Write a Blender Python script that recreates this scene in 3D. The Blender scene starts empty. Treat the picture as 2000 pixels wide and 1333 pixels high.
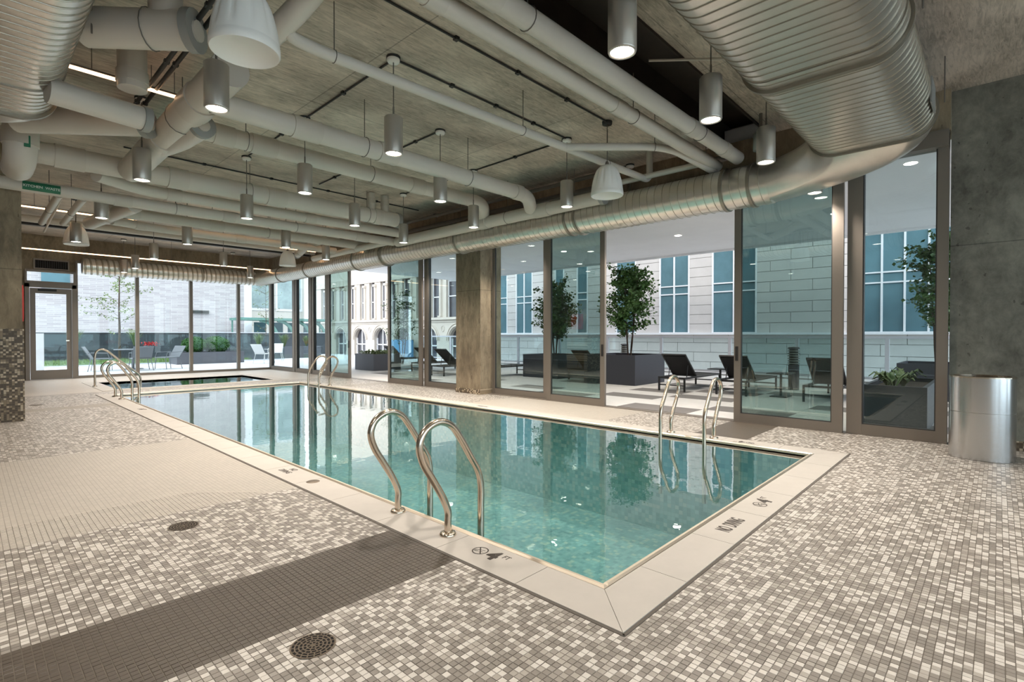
import bpy, math, random
from mathutils import Vector, Matrix
random.seed(7)
PI = math.pi
scn = bpy.context.scene
COL = scn.collection

# ------------------------------------------------------------------ camera
cam_d = bpy.data.cameras.new('camera')
cam = bpy.data.objects.new('camera', cam_d)
COL.objects.link(cam)
YAW, PITCH = math.radians(46.709), math.radians(0.654)
cam.location = (0, 0, 1.22)
cam.rotation_euler = (PI / 2 - PITCH, 0, -YAW)
cam_d.sensor_width = 36
cam_d.lens = 1008.0 / 2000 * 36
cam_d.clip_start = 0.05
cam_d.clip_end = 400
scn.camera = cam
# ------------------------------------------------------------------ world, sun, exposure
w = bpy.data.worlds.new('world'); scn.world = w; w.use_nodes = True
bg = w.node_tree.nodes['Background']
bg.inputs[0].default_value = (0.86, 0.93, 1.0, 1); bg.inputs[1].default_value = 2.9
sun_d = bpy.data.lights.new('sun', 'SUN'); sun_d.energy = 0.9; sun_d.angle = math.radians(6); sun_d.color = (1, .95, .88)
sun = bpy.data.objects.new('sun', sun_d); COL.objects.link(sun)
sun.rotation_euler = (math.radians(48), 0, math.radians(-62))
LAMP_W = 82.0
STRIP_E = 3.4
scn.view_settings.view_transform = 'Standard'
scn.view_settings.look = 'None'
scn.view_settings.exposure = 0.55
scn.view_settings.gamma = 1
scn.view_settings.use_curve_mapping = False
cy = scn.cycles
cy.use_denoising = True
cy.max_bounces = 9; cy.diffuse_bounces = 5; cy.glossy_bounces = 5; cy.transmission_bounces = 6; cy.transparent_max_bounces = 14
cy.caustics_reflective = False; cy.caustics_refractive = False
cy.sample_clamp_indirect = 6.0

# ------------------------------------------------------------------ helpers
class MB:
    def __init__(s): s.v = []; s.f = []; s.sm = []
    def add(s, vs, fs, smooth=False):
        o = len(s.v); s.v += [tuple(v) for v in vs]
        for f in fs: s.f.append(tuple(i + o for i in f)); s.sm.append(smooth)
        return s
    def box(s, x0, x1, y0, y1, z0, z1):
        v = [(x, y, z) for z in (z0, z1) for y in (y0, y1) for x in (x0, x1)]
        return s.add(v, [(0, 2, 3, 1), (4, 5, 7, 6), (0, 1, 5, 4), (2, 6, 7, 3), (0, 4, 6, 2), (1, 3, 7, 5)])
    def bbox(s, x0, x1, y0, y1, z0, z1, b):
        """box with bevelled top edges"""
        v = [(x0, y0, z0), (x1, y0, z0), (x1, y1, z0), (x0, y1, z0),
             (x0, y0, z1 - b), (x1, y0, z1 - b), (x1, y1, z1 - b), (x0, y1, z1 - b),
             (x0 + b, y0 + b, z1), (x1 - b, y0 + b, z1), (x1 - b, y1 - b, z1), (x0 + b, y1 - b, z1)]
        return s.add(v, [(3, 2, 1, 0), (0, 1, 5, 4), (1, 2, 6, 5), (2, 3, 7, 6), (3, 0, 4, 7),
                         (4, 5, 9, 8), (5, 6, 10, 9), (6, 7, 11, 10), (7, 4, 8, 11), (8, 9, 10, 11)])
    def sweep(s, pts, r, seg=12, cap=True, smooth=True, rad=None):
        pts = [Vector(p) for p in pts]
        n = len(pts); tang = []
        for i in range(n):
            a = pts[max(i - 1, 0)]; b = pts[min(i + 1, n - 1)]
            tang.append((b - a).normalized())
        t0 = tang[0]; up = Vector((0, 0, 1)) if abs(t0.z) < .9 else Vector((1, 0, 0))
        nrm = (up - t0 * up.dot(t0)).normalized(); vs = []
        for i in range(n):
            t = tang[i]; nrm = (nrm - t * nrm.dot(t)).normalized(); bn = t.cross(nrm)
            rr = rad[i] if rad else r
            for k in range(seg):
                a = 2 * PI * k / seg
                vs.append(pts[i] + (nrm * math.cos(a) + bn * math.sin(a)) * rr)
        fs = [(i * seg + k, i * seg + (k + 1) % seg, (i + 1) * seg + (k + 1) % seg, (i + 1) * seg + k) for i in range(n - 1) for k in range(seg)]
        s.add(vs, fs, smooth)
        if cap:
            s.add(vs[:seg], [tuple(range(seg))[::-1]]); s.add(vs[-seg:], [tuple(range(seg))])
        return s
    def cyl(s, a, b, r, seg=16, r2=None):
        return s.sweep([a, b], r, seg, rad=[r, r if r2 is None else r2])
    def lathe(s, prof, c=(0, 0, 0), seg=24, smooth=True, flute=None):
        vs = []
        for j, (r, z) in enumerate(prof):
            for k in range(seg):
                a = 2 * PI * k / seg; rr = r * (flute(a, z) if flute else 1)
                vs.append((c[0] + rr * math.cos(a), c[1] + rr * math.sin(a), c[2] + z))
        fs = [(i * seg + k, i * seg + (k + 1) % seg, (i + 1) * seg + (k + 1) % seg, (i + 1) * seg + k) for i in range(len(prof) - 1) for k in range(seg)]
        return s.add(vs, fs, smooth)
    def prism(s, poly, z0, z1):
        n = len(poly)
        v = [(p[0], p[1], z0) for p in poly] + [(p[0], p[1], z1) for p in poly]
        return s.add(v, [tuple(range(n))[::-1], tuple(range(n, 2 * n))] + [(i, (i + 1) % n, n + (i + 1) % n, n + i) for i in range(n)])
    def mesh(s, name):
        me = bpy.data.meshes.new(name); me.from_pydata(s.v, [], s.f)
        me.polygons.foreach_set('use_smooth', s.sm); me.update()
        return me
    def build(s, name, mat, parent=None, loc=None):
        me = s.mesh(name); me.materials.append(mat)
        return link(name, me, parent, loc)
def link(name, me, parent=None, loc=None):
    o = bpy.data.objects.new(name, me); COL.objects.link(o)
    if parent: o.parent = parent
    if loc: o.location = loc
    return o
def tag(o, label=None, cat=None, group=None, kind=None):
    if label: o['label'] = label
    if cat: o['category'] = cat
    if group: o['group'] = group
    if kind: o['kind'] = kind
    return o
def thing(name, label, cat, loc=(0, 0, 0), rz=0, group=None, kind=None):
    o = bpy.data.objects.new(name, None); COL.objects.link(o)
    o.location = loc; o.rotation_euler = (0, 0, rz); o.empty_display_size = .1
    return tag(o, label, cat, group, kind)
def copy_tree(o, parent=None):
    c = o.copy(); COL.objects.link(c); c.parent = parent
    for ch in [k for k in bpy.data.objects if k.parent == o]: copy_tree(ch, c)
    return c
def fillet(pts, rad, n=6):
    pts = [Vector(p) for p in pts]; out = [pts[0]]
    for i in range(1, len(pts) - 1):
        a, b, c = pts[i - 1], pts[i], pts[i + 1]
        d = min(rad, (a - b).length * .48, (c - b).length * .48)
        p, q = b + (a - b).normalized() * d, b + (c - b).normalized() * d
        for k in range(n + 1):
            t = k / n; out.append(p * (1 - t) ** 2 + b * 2 * t * (1 - t) + q * t * t)
    out.append(pts[-1]); return out
def catmull(pts, n=6):
    P = [Vector(p) for p in pts]; P = [P[0] * 2 - P[1]] + P + [P[-1] * 2 - P[-2]]; out = []
    for i in range(1, len(P) - 2):
        for k in range(n):
            t = k / n
            out.append(.5 * ((2 * P[i]) + (P[i + 1] - P[i - 1]) * t + (2 * P[i - 1] - 5 * P[i] + 4 * P[i + 1] - P[i + 2]) * t * t + (3 * P[i] - P[i - 1] - 3 * P[i + 1] + P[i + 2]) * t ** 3))
    out.append(P[-2]); return out
def ordn(i): return ['first', 'second', 'third', 'fourth', 'fifth', 'sixth', 'seventh', 'eighth', 'ninth', 'tenth'][i]

# ------------------------------------------------------------------ materials
def newmat(name):
    m = bpy.data.materials.new(name); m.use_nodes = True
    nt = m.node_tree; return m, nt, nt.nodes, nt.links, nt.nodes['Principled BSDF']
def mat(name, col, rough=.6, metal=0, var=0.0, vscale=6, bump=0.0, bscale=40, emit=None, stretch=None, spec=None, aniso=0):
    m, nt, N, L, b = newmat(name)
    b.inputs['Roughness'].default_value = rough; b.inputs['Metallic'].default_value = metal
    if spec is not None: b.inputs['Specular IOR Level'].default_value = spec
    if aniso: b.inputs['Anisotropic'].default_value = aniso
    b.inputs['Base Color'].default_value = (*col, 1)
    if emit: b.inputs['Emission Color'].default_value = (*emit[0], 1); b.inputs['Emission Strength'].default_value = emit[1]
    if var or bump:
        g = N.new('ShaderNodeNewGeometry'); mp = N.new('ShaderNodeMapping')
        if stretch: mp.inputs['Scale'].default_value = stretch
        L.new(g.outputs['Position'], mp.inputs['Vector'])
    if var:
        n = N.new('ShaderNodeTexNoise'); n.inputs['Scale'].default_value = vscale; n.inputs['Detail'].default_value = 6; n.inputs['Roughness'].default_value = .65
        L.new(mp.outputs[0], n.inputs['Vector'])
        r = N.new('ShaderNodeValToRGB'); r.color_ramp.elements[0].position = .3; r.color_ramp.elements[1].position = .7
        r.color_ramp.elements[0].color = (*[c * (1 - var) for c in col], 1); r.color_ramp.elements[1].color = (*[min(1, c * (1 + var * .6)) for c in col], 1)
        L.new(n.outputs['Fac'], r.inputs[0]); L.new(r.outputs[0], b.inputs['Base Color'])
    if bump:
        n2 = N.new('ShaderNodeTexNoise'); n2.inputs['Scale'].default_value = bscale; n2.inputs['Detail'].default_value = 4
        L.new(mp.outputs[0], n2.inputs['Vector'])
        bp = N.new('ShaderNodeBump'); bp.inputs['Strength'].default_value = bump; bp.inputs['Distance'].default_value = .01
        L.new(n2.outputs['Fac'], bp.inputs['Height']); L.new(bp.outputs[0], b.inputs['Normal'])
    return m
M = {}
M['pipe'] = mat('pipe_paint', (.62, .57, .505), .42)
M['coupling'] = mat('coupling_paint', (.58, .53, .465), .4)
M['cap'] = mat('cap_grey', (.30, .30, .28), .5)
M['duct'] = mat('galvanised', (.72, .68, .615), .30, .88, var=.10, vscale=3, bump=.05, bscale=30)
M['seam'] = mat('duct_seam', (.30, .27, .22), .4, .7)
M['lockseam'] = mat('duct_lock_seam', (.42, .38, .31), .4, .8)
M['bronze'] = mat('frame_bronze', (.225, .195, .165), .42, .35)
M['frame_dark'] = mat('frame_dark', (.05, .05, .05), .5, .2)
M['lamp'] = mat('lamp_housing', (.50, .465, .42), .32, .6)
M['rod'] = mat('rod', (.20, .18, .16), .5, .5)
M['black'] = mat('black_metal', (.018, .017, .016), .5)
M['white'] = mat('white_plastic', (.90, .87, .82), .4)
M['glow'] = mat('lamp_lens', (1, .95, .85), .5, emit=((1, .90, .76), 14))
M['strip'] = mat('strip_glow', (1, .8, .6), .5, emit=((1, .60, .33), STRIP_E))
M['brass'] = mat('brass', (.6, .4, .16), .35, .9)
M['steel'] = mat('rail_steel', (.66, .57, .47), .2, 1.0)
M['trimsteel'] = mat('trim_steel', (.80, .70, .57), .42, 1.0)
M['coping'] = mat('coping_stone', (.445, .412, .368), .55, var=.05, vscale=5)
M['joint'] = mat('joint', (.10, .085, .07), .8)
M['ink'] = mat('marking_ink', (.045, .035, .028), .7)
M['soffit'] = mat('soffit_paint', (.86, .86, .87), .8, var=.04, vscale=.8)
M['plaster'] = mat('plaster', (.55, .52, .47), .8)
M['planter'] = mat('planter_grey', (.055, .058, .075), .5)
M['planter2'] = mat('planter_mid', (.11, .115, .135), .5)
M['soil'] = mat('soil', (.05, .035, .025), .95, var=.3, vscale=30)
M['lounge'] = mat('lounge_frame', (.02, .02, .022), .4)
M['mesh'] = mat('lounge_mesh', (.016, .016, .018), .8)
M['bark'] = mat('bark', (.09, .06, .045), .9, var=.3, vscale=30)
M['leaf'] = mat('tree_leaf', (.075, .17, .04), .55, var=.45, vscale=3)
M['leafpale'] = mat('pale_leaf', (.20, .26, .10), .6, var=.3, vscale=2)
M['hosta'] = mat('hosta_leaf', (.12, .20, .05), .5, var=.6, vscale=25)
M['box'] = mat('boxwood', (.04, .14, .025), .7, var=.5, vscale=10)
M['grass'] = mat('grass', (.22, .30, .10), .9, var=.4, vscale=8)
M['railpaint'] = mat('railing_paint', (.62, .63, .68), .5)
M['stone'] = mat('facade_stone', (.56, .53, .51), .8, var=.06, vscale=1.5)
M['stone2'] = mat('facade_stone_warm', (.62, .585, .53), .8, var=.08, vscale=1.2)
M['stonejoint'] = mat('facade_joint', (.20, .19, .18), .9)
M['winglass'] = mat('facade_glass', (.10, .19, .225), .3, .0, var=.35, vscale=.35, spec=.25)
M['winpale'] = mat('pale_glass', (.36, .46, .46), .3, .0, var=.35, vscale=.8, spec=.3)
M['windark'] = mat('old_glass', (.05, .05, .062), .25, .0, var=.4, vscale=.8)
M['winwhite'] = mat('window_frame_white', (.75, .76, .78), .5)
M['limestone'] = mat('limestone', (.55, .50, .44), .8, var=.10, vscale=.8)
M['copper'] = mat('green_copper', (.13, .27, .23), .7, var=.2, vscale=2)
M['paver'] = mat('paver_light', (.74, .72, .71), .8, var=.06, vscale=4)
M['paverdark'] = mat('paver_dark', (.22, .205, .20), .8, var=.08, vscale=4)
M['pave_far'] = mat('pave_far', (.66, .66, .68), .8)
M['blackwall'] = mat('black_wall', (.045, .05, .06), .6, var=.3, vscale=1)
M['red'] = mat('red_flower', (.55, .02, .02), .6)
M['redpaint'] = mat('red_paint', (.45, .03, .02), .4)
M['green'] = mat('label_green', (.02, .17, .09), .5)
M['labelink'] = mat('label_white', (.70, .78, .70), .5)
M['chair'] = mat('outdoor_chair', (.20, .22, .24), .5)
M['chairwhite'] = mat('outdoor_chair_white', (.62, .63, .62), .5)
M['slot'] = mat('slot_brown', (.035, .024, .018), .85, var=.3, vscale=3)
M['blue'] = mat('blue_panel', (.10, .32, .60), .5)
M['grille'] = mat('drain_bronze', (.17, .135, .10), .45, .6)
M['hole'] = mat('drain_dark', (.008, .006, .005), .9)

# brushed steel bin: vertical soft streaks
m, nt, N, L, b = newmat('brushed_steel'); M['bin'] = m
b.inputs['Metallic'].default_value = 1; b.inputs['Base Color'].default_value = (.62, .62, .63, 1); b.inputs['Roughness'].default_value = .24
tc = N.new('ShaderNodeTexCoord'); mp = N.new('ShaderNodeMapping'); mp.inputs['Scale'].default_value = (1, 1, 90)
nn = N.new('ShaderNodeTexNoise'); nn.inputs['Scale'].default_value = 6; nn.inputs['Detail'].default_value = 3
bp = N.new('ShaderNodeBump'); bp.inputs['Strength'].default_value = .12; bp.inputs['Distance'].default_value = .002
L.new(tc.outputs['Object'], mp.inputs[0]); L.new(mp.outputs[0], nn.inputs[0]); L.new(nn.outputs[0], bp.inputs['Height']); L.new(bp.outputs[0], b.inputs['Normal'])

PITCHT = .0284
def math_node(N, L, op, a, bb=None):
    n = N.new('ShaderNodeMath'); n.operation = op
    for i, x in enumerate((a, bb)):
        if x is None: continue
        if isinstance(x, (int, float)): n.inputs[i].default_value = x
        else: L.new(x, n.inputs[i])
    return n.outputs[0]
def mosaic(name, axes, cols, edges, zones=True, grout=(.16, .14, .115), rough=.45, pitch=PITCHT, var=.12, grain_caustic=.06):
    """square mosaic tiles laid on a world grid; axes picks the two world axes"""
    m, nt, N, L, b = newmat(name)
    g = N.new('ShaderNodeNewGeometry'); sp = N.new('ShaderNodeSeparateXYZ'); L.new(g.outputs['Position'], sp.inputs[0])
    A, B = sp.outputs[axes[0]], sp.outputs[axes[1]]
    a = math_node(N, L, 'DIVIDE', A, pitch); c = math_node(N, L, 'DIVIDE', B, pitch)
    fa = math_node(N, L, 'FLOOR', a); fb = math_node(N, L, 'FLOOR', c)
    cb = N.new('ShaderNodeCombineXYZ'); L.new(fa, cb.inputs[0]); L.new(fb, cb.inputs[1])
    wn = N.new('ShaderNodeTexWhiteNoise'); wn.noise_dimensions = '3D'; L.new(cb.outputs[0], wn.inputs['Vector'])
    cr = N.new('ShaderNodeValToRGB'); cr.color_ramp.interpolation = 'CONSTANT'
    el = cr.color_ramp.elements
    el[0].position = 0; el[0].color = (*cols[0], 1); el[1].position = edges[0]; el[1].color = (*cols[1], 1)
    for e, cc in zip(edges[1:], cols[2:]):
        x = el.new(e); x.color = (*cc, 1)
    L.new(wn.outputs['Value'], cr.inputs[0]); colr = cr.outputs[0]
    tileY = math_node(N, L, 'MULTIPLY', math_node(N, L, 'ADD', fb, .5), pitch)
    def mix(f, c1, c2):
        n = N.new('ShaderNodeMix'); n.data_type = 'RGBA'; L.new(f, n.inputs[0]) if not isinstance(f, float) else None
        for i, x in ((6, c1), (7, c2)):
            if isinstance(x, tuple): n.inputs[i].default_value = (*x, 1)
            else: L.new(x, n.inputs[i])
        return n.outputs[2]
    gcol = grout
    if zones:
        gmix = None
        for lo, hi, cc, gg in ((2.13, 2.745, (.083, .066, .05), (.155, .13, .103)), (11.15, 11.6, (.27, .235, .19), (.3, .27, .22)),
                               (4.10, 6.93, (.415, .378, .325), (.225, .20, .17)), (13.9, 14.1, (.33, .29, .25), (.3, .27, .22)), (14.1, 19, (.50, .45, .39), (.36, .32, .27))):
            f = math_node(N, L, 'MULTIPLY', math_node(N, L, 'GREATER_THAN', tileY, lo), math_node(N, L, 'LESS_THAN', tileY, hi))
            colr = mix(f, colr, cc); gcol = mix(f, gcol, gg)
    # small shade difference from tile to tile, plus a faint surface grain; strong on the pool bottom, imitating caustics
    sc = N.new('ShaderNodeSeparateColor'); L.new(wn.outputs['Color'], sc.inputs[0])
    br = math_node(N, L, 'ADD', math_node(N, L, 'MULTIPLY', sc.outputs[1], var), 1 - var * .5)
    nz = N.new('ShaderNodeTexNoise'); nz.inputs['Scale'].default_value = 2.2; nz.inputs['Detail'].default_value = 5; L.new(g.outputs['Position'], nz.inputs['Vector'])
    br = math_node(N, L, 'MULTIPLY', br, math_node(N, L, 'ADD', math_node(N, L, 'MULTIPLY', nz.outputs[0], grain_caustic * 2), 1 - grain_caustic))
    vm = N.new('ShaderNodeVectorMath'); vm.operation = 'SCALE'; L.new(colr, vm.inputs[0]); L.new(br, vm.inputs['Scale'])
    ga, gb = math_node(N, L, 'FRACT', a), math_node(N, L, 'FRACT', c)
    def edge(x):
        d = math_node(N, L, 'ABSOLUTE', math_node(N, L, 'SUBTRACT', x, .5))
        return math_node(N, L, 'GREATER_THAN', d, .452)
    e = math_node(N, L, 'MAXIMUM', edge(ga), edge(gb))
    # grout only on faces that look along the grid normal
    out = mix(e, vm.outputs[0], gcol)
    L.new(out, b.inputs['Base Color'])
    b.inputs['Roughness'].default_value = rough
    return m
FL = [(.225, .20, .172), (.355, .322, .28), (.285, .256, .222), (.55, .515, .465)]
M['floor'] = mosaic('floor_mosaic', (0, 1), FL, [.38, .58, .68])
CB = [(.10, .072, .045), (.30, .23, .15), (.17, .125, .08), (.58, .48, .35)]
M['colmosaic'] = mosaic('column_mosaic', (0, 2), CB, [.42, .60, .72], zones=False, grout=(.13, .10, .07))
M['colmosaic2'] = mosaic('column_mosaic_side', (1, 2), CB, [.42, .60, .72], zones=False, grout=(.13, .10, .07))
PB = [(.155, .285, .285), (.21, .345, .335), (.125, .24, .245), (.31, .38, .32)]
M['poolmosaic'] = mosaic('pool_mosaic', (0, 1), PB, [.4, .7, .85], zones=False, grout=(.19, .29, .28), pitch=.05, grain_caustic=.45)  # broad noise mottling painted into the tiles for caustic light under water
PW = [(.30, .52, .51), (.40, .60, .58), (.24, .45, .45), (.50, .62, .57)]
M['poolwall'] = mosaic('pool_wall_mosaic', (1, 2), PW, [.4, .7, .85], zones=False, grout=(.31, .50, .48), pitch=.05)

def concrete(name, dark, light, scale=(.6, 2.5, 2), sc=1.4, board=None, rough=.8, bumpd=.006, bstr=.35, dist=1.2, ramp=(.38, .58)):
    """board-formed concrete: stretched grain, blotches, pin holes; optional form-panel joints in world x/y"""
    m, nt, N, L, b = newmat(name)
    g = N.new('ShaderNodeNewGeometry'); mp = N.new('ShaderNodeMapping'); mp.inputs['Scale'].default_value = scale
    L.new(g.outputs['Position'], mp.inputs[0])
    n1 = N.new('ShaderNodeTexNoise'); n1.inputs['Scale'].default_value = sc * 4; n1.inputs['Detail'].default_value = 10; n1.inputs['Roughness'].default_value = .72; n1.inputs['Distortion'].default_value = dist
    L.new(mp.outputs[0], n1.inputs['Vector'])
    n2 = N.new('ShaderNodeTexNoise'); n2.inputs['Scale'].default_value = sc * .9; n2.inputs['Detail'].default_value = 4; L.new(g.outputs['Position'], n2.inputs['Vector'])
    f = math_node(N, L, 'ADD', math_node(N, L, 'MULTIPLY', n1.outputs[0], .6), math_node(N, L, 'MULTIPLY', n2.outputs[0], .4))
    n3 = N.new('ShaderNodeTexNoise'); n3.inputs['Scale'].default_value = sc * 9; n3.inputs['Detail'].default_value = 2; L.new(mp.outputs[0], n3.inputs['Vector'])
    spots = math_node(N, L, 'MULTIPLY', math_node(N, L, 'GREATER_THAN', n3.outputs[0], .70), .12)
    f = math_node(N, L, 'SUBTRACT', f, spots)
    r = N.new('ShaderNodeValToRGB'); r.color_ramp.elements[0].position = ramp[0]; r.color_ramp.elements[1].position = ramp[1]
    r.color_ramp.elements[0].color = (*dark, 1); r.color_ramp.elements[1].color = (*light, 1)
    L.new(f, r.inputs[0]); out = r.outputs[0]
    if board:
        sp = N.new('ShaderNodeSeparateXYZ'); L.new(g.outputs['Position'], sp.inputs[0])
        e = None; cell = []
        for ax, size, off in board:
            q = math_node(N, L, 'DIVIDE', math_node(N, L, 'ADD', sp.outputs[ax], off), size)
            cell.append(math_node(N, L, 'FLOOR', q))
            d = math_node(N, L, 'ABSOLUTE', math_node(N, L, 'SUBTRACT', math_node(N, L, 'FRACT', q), .5))
            ee = math_node(N, L, 'GREATER_THAN', d, .5 - .006 / size)
            e = ee if e is None else math_node(N, L, 'MAXIMUM', e, ee)
        cb = N.new('ShaderNodeCombineXYZ')
        for i, cc in enumerate(cell): L.new(cc, cb.inputs[i])
        wn = N.new('ShaderNodeTexWhiteNoise'); L.new(cb.outputs[0], wn.inputs['Vector'])
        k = math_node(N, L, 'ADD', math_node(N, L, 'MULTIPLY', wn.outputs['Value'], .16), .92)
        k = math_node(N, L, 'SUBTRACT', k, math_node(N, L, 'MULTIPLY', e, .40))
        vm = N.new('ShaderNodeVectorMath'); vm.operation = 'SCALE'; L.new(out, vm.inputs[0]); L.new(k, vm.inputs['Scale']); out = vm.outputs[0]
    L.new(out, b.inputs['Base Color']); b.inputs['Roughness'].default_value = rough
    bp = N.new('ShaderNodeBump'); bp.inputs['Strength'].default_value = bstr; bp.inputs['Distance'].default_value = bumpd
    L.new(f, bp.inputs['Height']); L.new(bp.outputs[0], b.inputs['Normal'])
    return m
M['ceil'] = concrete('ceiling_concrete', (.29, .248, .20), (.72, .625, .525), (.55, 3.6, 1), 2.1, ramp=(.36, .60), board=[(0, 2.44, -.36), (1, 1.22, .25)])
M['wallc'] = concrete('wall_concrete', (.095, .09, .072), (.27, .26, .215), (1.2, 1.2, .9), 1.3, dist=.25, ramp=(.36, .62), board=[(1, 2.6, 1.2), (2, 2.42, .2)])
M['colc'] = concrete('column_concrete', (.155, .12, .08), (.36, .29, .195), (1.5, 1.5, .5), 1.6, dist=.4, ramp=(.36, .62), board=[(2, 2.25, .1)])

# tinted low-iron glazing
def glass(name, tint, refl=1.0, ior=1.5, rough=0.0, base=.04):
    m, nt, N, L, b = newmat(name); N.remove(b); out = N['Material Output']
    t = N.new('ShaderNodeBsdfTransparent'); t.inputs[0].default_value = (*tint, 1)
    gl = N.new('ShaderNodeBsdfGlossy'); gl.inputs['Roughness'].default_value = rough; gl.inputs['Color'].default_value = (.85, .95, .95, 1)
    fr = N.new('ShaderNodeFresnel'); gm = N.new('ShaderNodeNewGeometry')
    # same reflectance on both faces of the thin pane
    k = math_node(N, L, 'ADD', math_node(N, L, 'MULTIPLY', gm.outputs['Backfacing'], 1 / ior - ior), ior); L.new(k, fr.inputs['IOR'])
    f = math_node(N, L, 'MINIMUM', math_node(N, L, 'ADD', math_node(N, L, 'MULTIPLY', fr.outputs[0], refl), base), 1.0)
    mx = N.new('ShaderNodeMixShader'); L.new(f, mx.inputs[0]); L.new(t.outputs[0], mx.inputs[1]); L.new(gl.outputs[0], mx.inputs[2])
    L.new(mx.outputs[0], out.inputs[0]); return m
M['glass_slide'] = glass('sliding_glass', (.57, .68, .67), 1.15, 1.55, base=.05)
M['glass_fix'] = glass('fixed_glass', (.84, .90, .91), .9, 1.5, base=.01)
M['glass_far'] = glass('far_glass', (.90, .94, .95), .4, 1.5, base=.0)
M['glass_rail'] = glass('railing_glass', (.86, .92, .92), .5, 1.5, base=.0)

m, nt, N, L, b = newmat('pool_water'); N.remove(b); M['water'] = m; out = N['Material Output']
g = N.new('ShaderNodeNewGeometry'); mp = N.new('ShaderNodeMapping'); mp.inputs['Scale'].default_value = (1, 1, 1); L.new(g.outputs['Position'], mp.inputs[0])
nz = N.new('ShaderNodeTexNoise'); nz.inputs['Scale'].default_value = 4.5; nz.inputs['Detail'].default_value = 3; L.new(mp.outputs[0], nz.inputs['Vector'])
bp = N.new('ShaderNodeBump'); bp.inputs['Strength'].default_value = .05; bp.inputs['Distance'].default_value = .02; L.new(nz.outputs[0], bp.inputs['Height'])
gl = N.new('ShaderNodeBsdfGlossy'); gl.inputs['Roughness'].default_value = .0; gl.inputs['Color'].default_value = (1, 1, 1, 1); L.new(bp.outputs[0], gl.inputs['Normal'])
tr = N.new('ShaderNodeBsdfTransparent'); tr.inputs[0].default_value = (.74, .90, .90, 1)
fr = N.new('ShaderNodeFresnel'); fr.inputs['IOR'].default_value = 1.36; L.new(bp.outputs[0], fr.inputs['Normal'])
f = math_node(N, L, 'MINIMUM', math_node(N, L, 'ADD', math_node(N, L, 'MULTIPLY', fr.outputs[0], 1.4), .05), 1.0)
mx = N.new('ShaderNodeMixShader'); L.new(f, mx.inputs[0]); L.new(tr.outputs[0], mx.inputs[1]); L.new(gl.outputs[0], mx.inputs[2]); L.new(mx.outputs[0], out.inputs[0])

# spiral-seam duct material: galvanised with standing seam lines is real geometry (rings); this adds spangle only
# brick material for the far building
m, nt, N, L, b = newmat('far_brick'); M['brick'] = m
tc = N.new('ShaderNodeNewGeometry'); sp = N.new('ShaderNodeSeparateXYZ'); L.new(tc.outputs['Position'], sp.inputs[0]); cb = N.new('ShaderNodeCombineXYZ')
L.new(sp.outputs[0], cb.inputs[0]); L.new(sp.outputs[2], cb.inputs[1])
bt = N.new('ShaderNodeTexBrick'); bt.inputs['Scale'].default_value = 1.0; bt.inputs['Brick Width'].default_value = .62; bt.inputs['Row Height'].default_value = .105; bt.inputs['Mortar Size'].default_value = .008
bt.inputs['Color1'].default_value = (.36, .33, .34, 1); bt.inputs['Color2'].default_value = (.46, .43, .43, 1); bt.inputs['Mortar'].default_value = (.55, .53, .53, 1)
L.new(cb.outputs[0], bt.inputs['Vector']); L.new(bt.outputs[0], b.inputs['Base Color']); b.inputs['Roughness'].default_value = .85

# ------------------------------------------------------------------ the setting: floor
XG = 7.55          # glass line
YF = 19.0          # far wall
PX0, PX1, PY0, PY1 = 2.13, 5.92, 1.40, 13.1   # pool water
SX0, SX1, SY0, SY1 = 2.35, 5.80, 14.45, 16.75  # spa water
GZ = -.0025
fl = MB()
def frect(x0, x1, y0, y1): fl.box(x0, x1, y0, y1, GZ - .2, GZ)
cw = .30
frect(-5, PX0 - cw + .01, -4, YF); frect(PX1 + cw - .01, XG + .1, -4, YF)
frect(PX0 - cw + .01, PX1 + cw - .01, -4, PY0 - cw + .01)
frect(PX0 - cw + .01, PX1 + cw - .01, PY1 + cw - .01, SY0 - cw + .01)
frect(PX0 - cw + .01, SX0 - cw + .01, SY0 - cw + .01, SY1 + cw - .01); frect(SX1 + cw - .01, PX1 + cw - .01, SY0 - cw + .01, SY1 + cw - .01)
frect(PX0 - cw + .01, PX1 + cw - .01, SY1 + cw - .01, YF)
floor = fl.build('floor', M['floor']); tag(floor, 'mosaic tiled pool deck in bands of speckled, dark and cream tiles', None, None, 'structure')
del floor['label']; floor['label'] = 'mosaic tiled pool deck in speckled, dark brown and cream bands'
# individual tiles near the viewer, joined ones further out
FWD = Vector((math.sin(YAW), math.cos(YAW), 0)); RGT = Vector((math.cos(YAW), -math.sin(YAW), 0))
cells = []
drains = [(.93, 1.95, .083), (.95, 3.78, .083)]
for i in range(int(-1.6 / PITCHT), int(6.3 / PITCHT)):
    for j in range(int(-1.6 / PITCHT), int(4.6 / PITCHT)):
        x, y = (i + .5) * PITCHT, (j + .5) * PITCHT
        d = FWD.x * x + FWD.y * y; r = RGT.x * x + RGT.y * y
        if d < 1.72 or d > 4.0 or abs(r) > d * 1.02 + .05: continue
        if PX0 - cw - .012 < x < PX1 + cw + .012 and y > PY0 - cw - .012: continue
        if any((x - a) ** 2 + (y - bb) ** 2 < (rr + .006) ** 2 for a, bb, rr in drains): continue
        cells.append((d, i, j))
cells.sort()
h = PITCHT * .452
tm = MB().bbox(-h, h, -h, h, GZ - .001, 0.0, .0012).mesh('tile'); tm.materials.append(M['floor'])
vis = [c for c in cells if c[0] > 1.84][:300]; vs = set(vis)
for d, i, j in vis:
    link('tile', tm, floor, ((i + .5) * PITCHT, (j + .5) * PITCHT, 0))
tf = MB()
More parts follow.
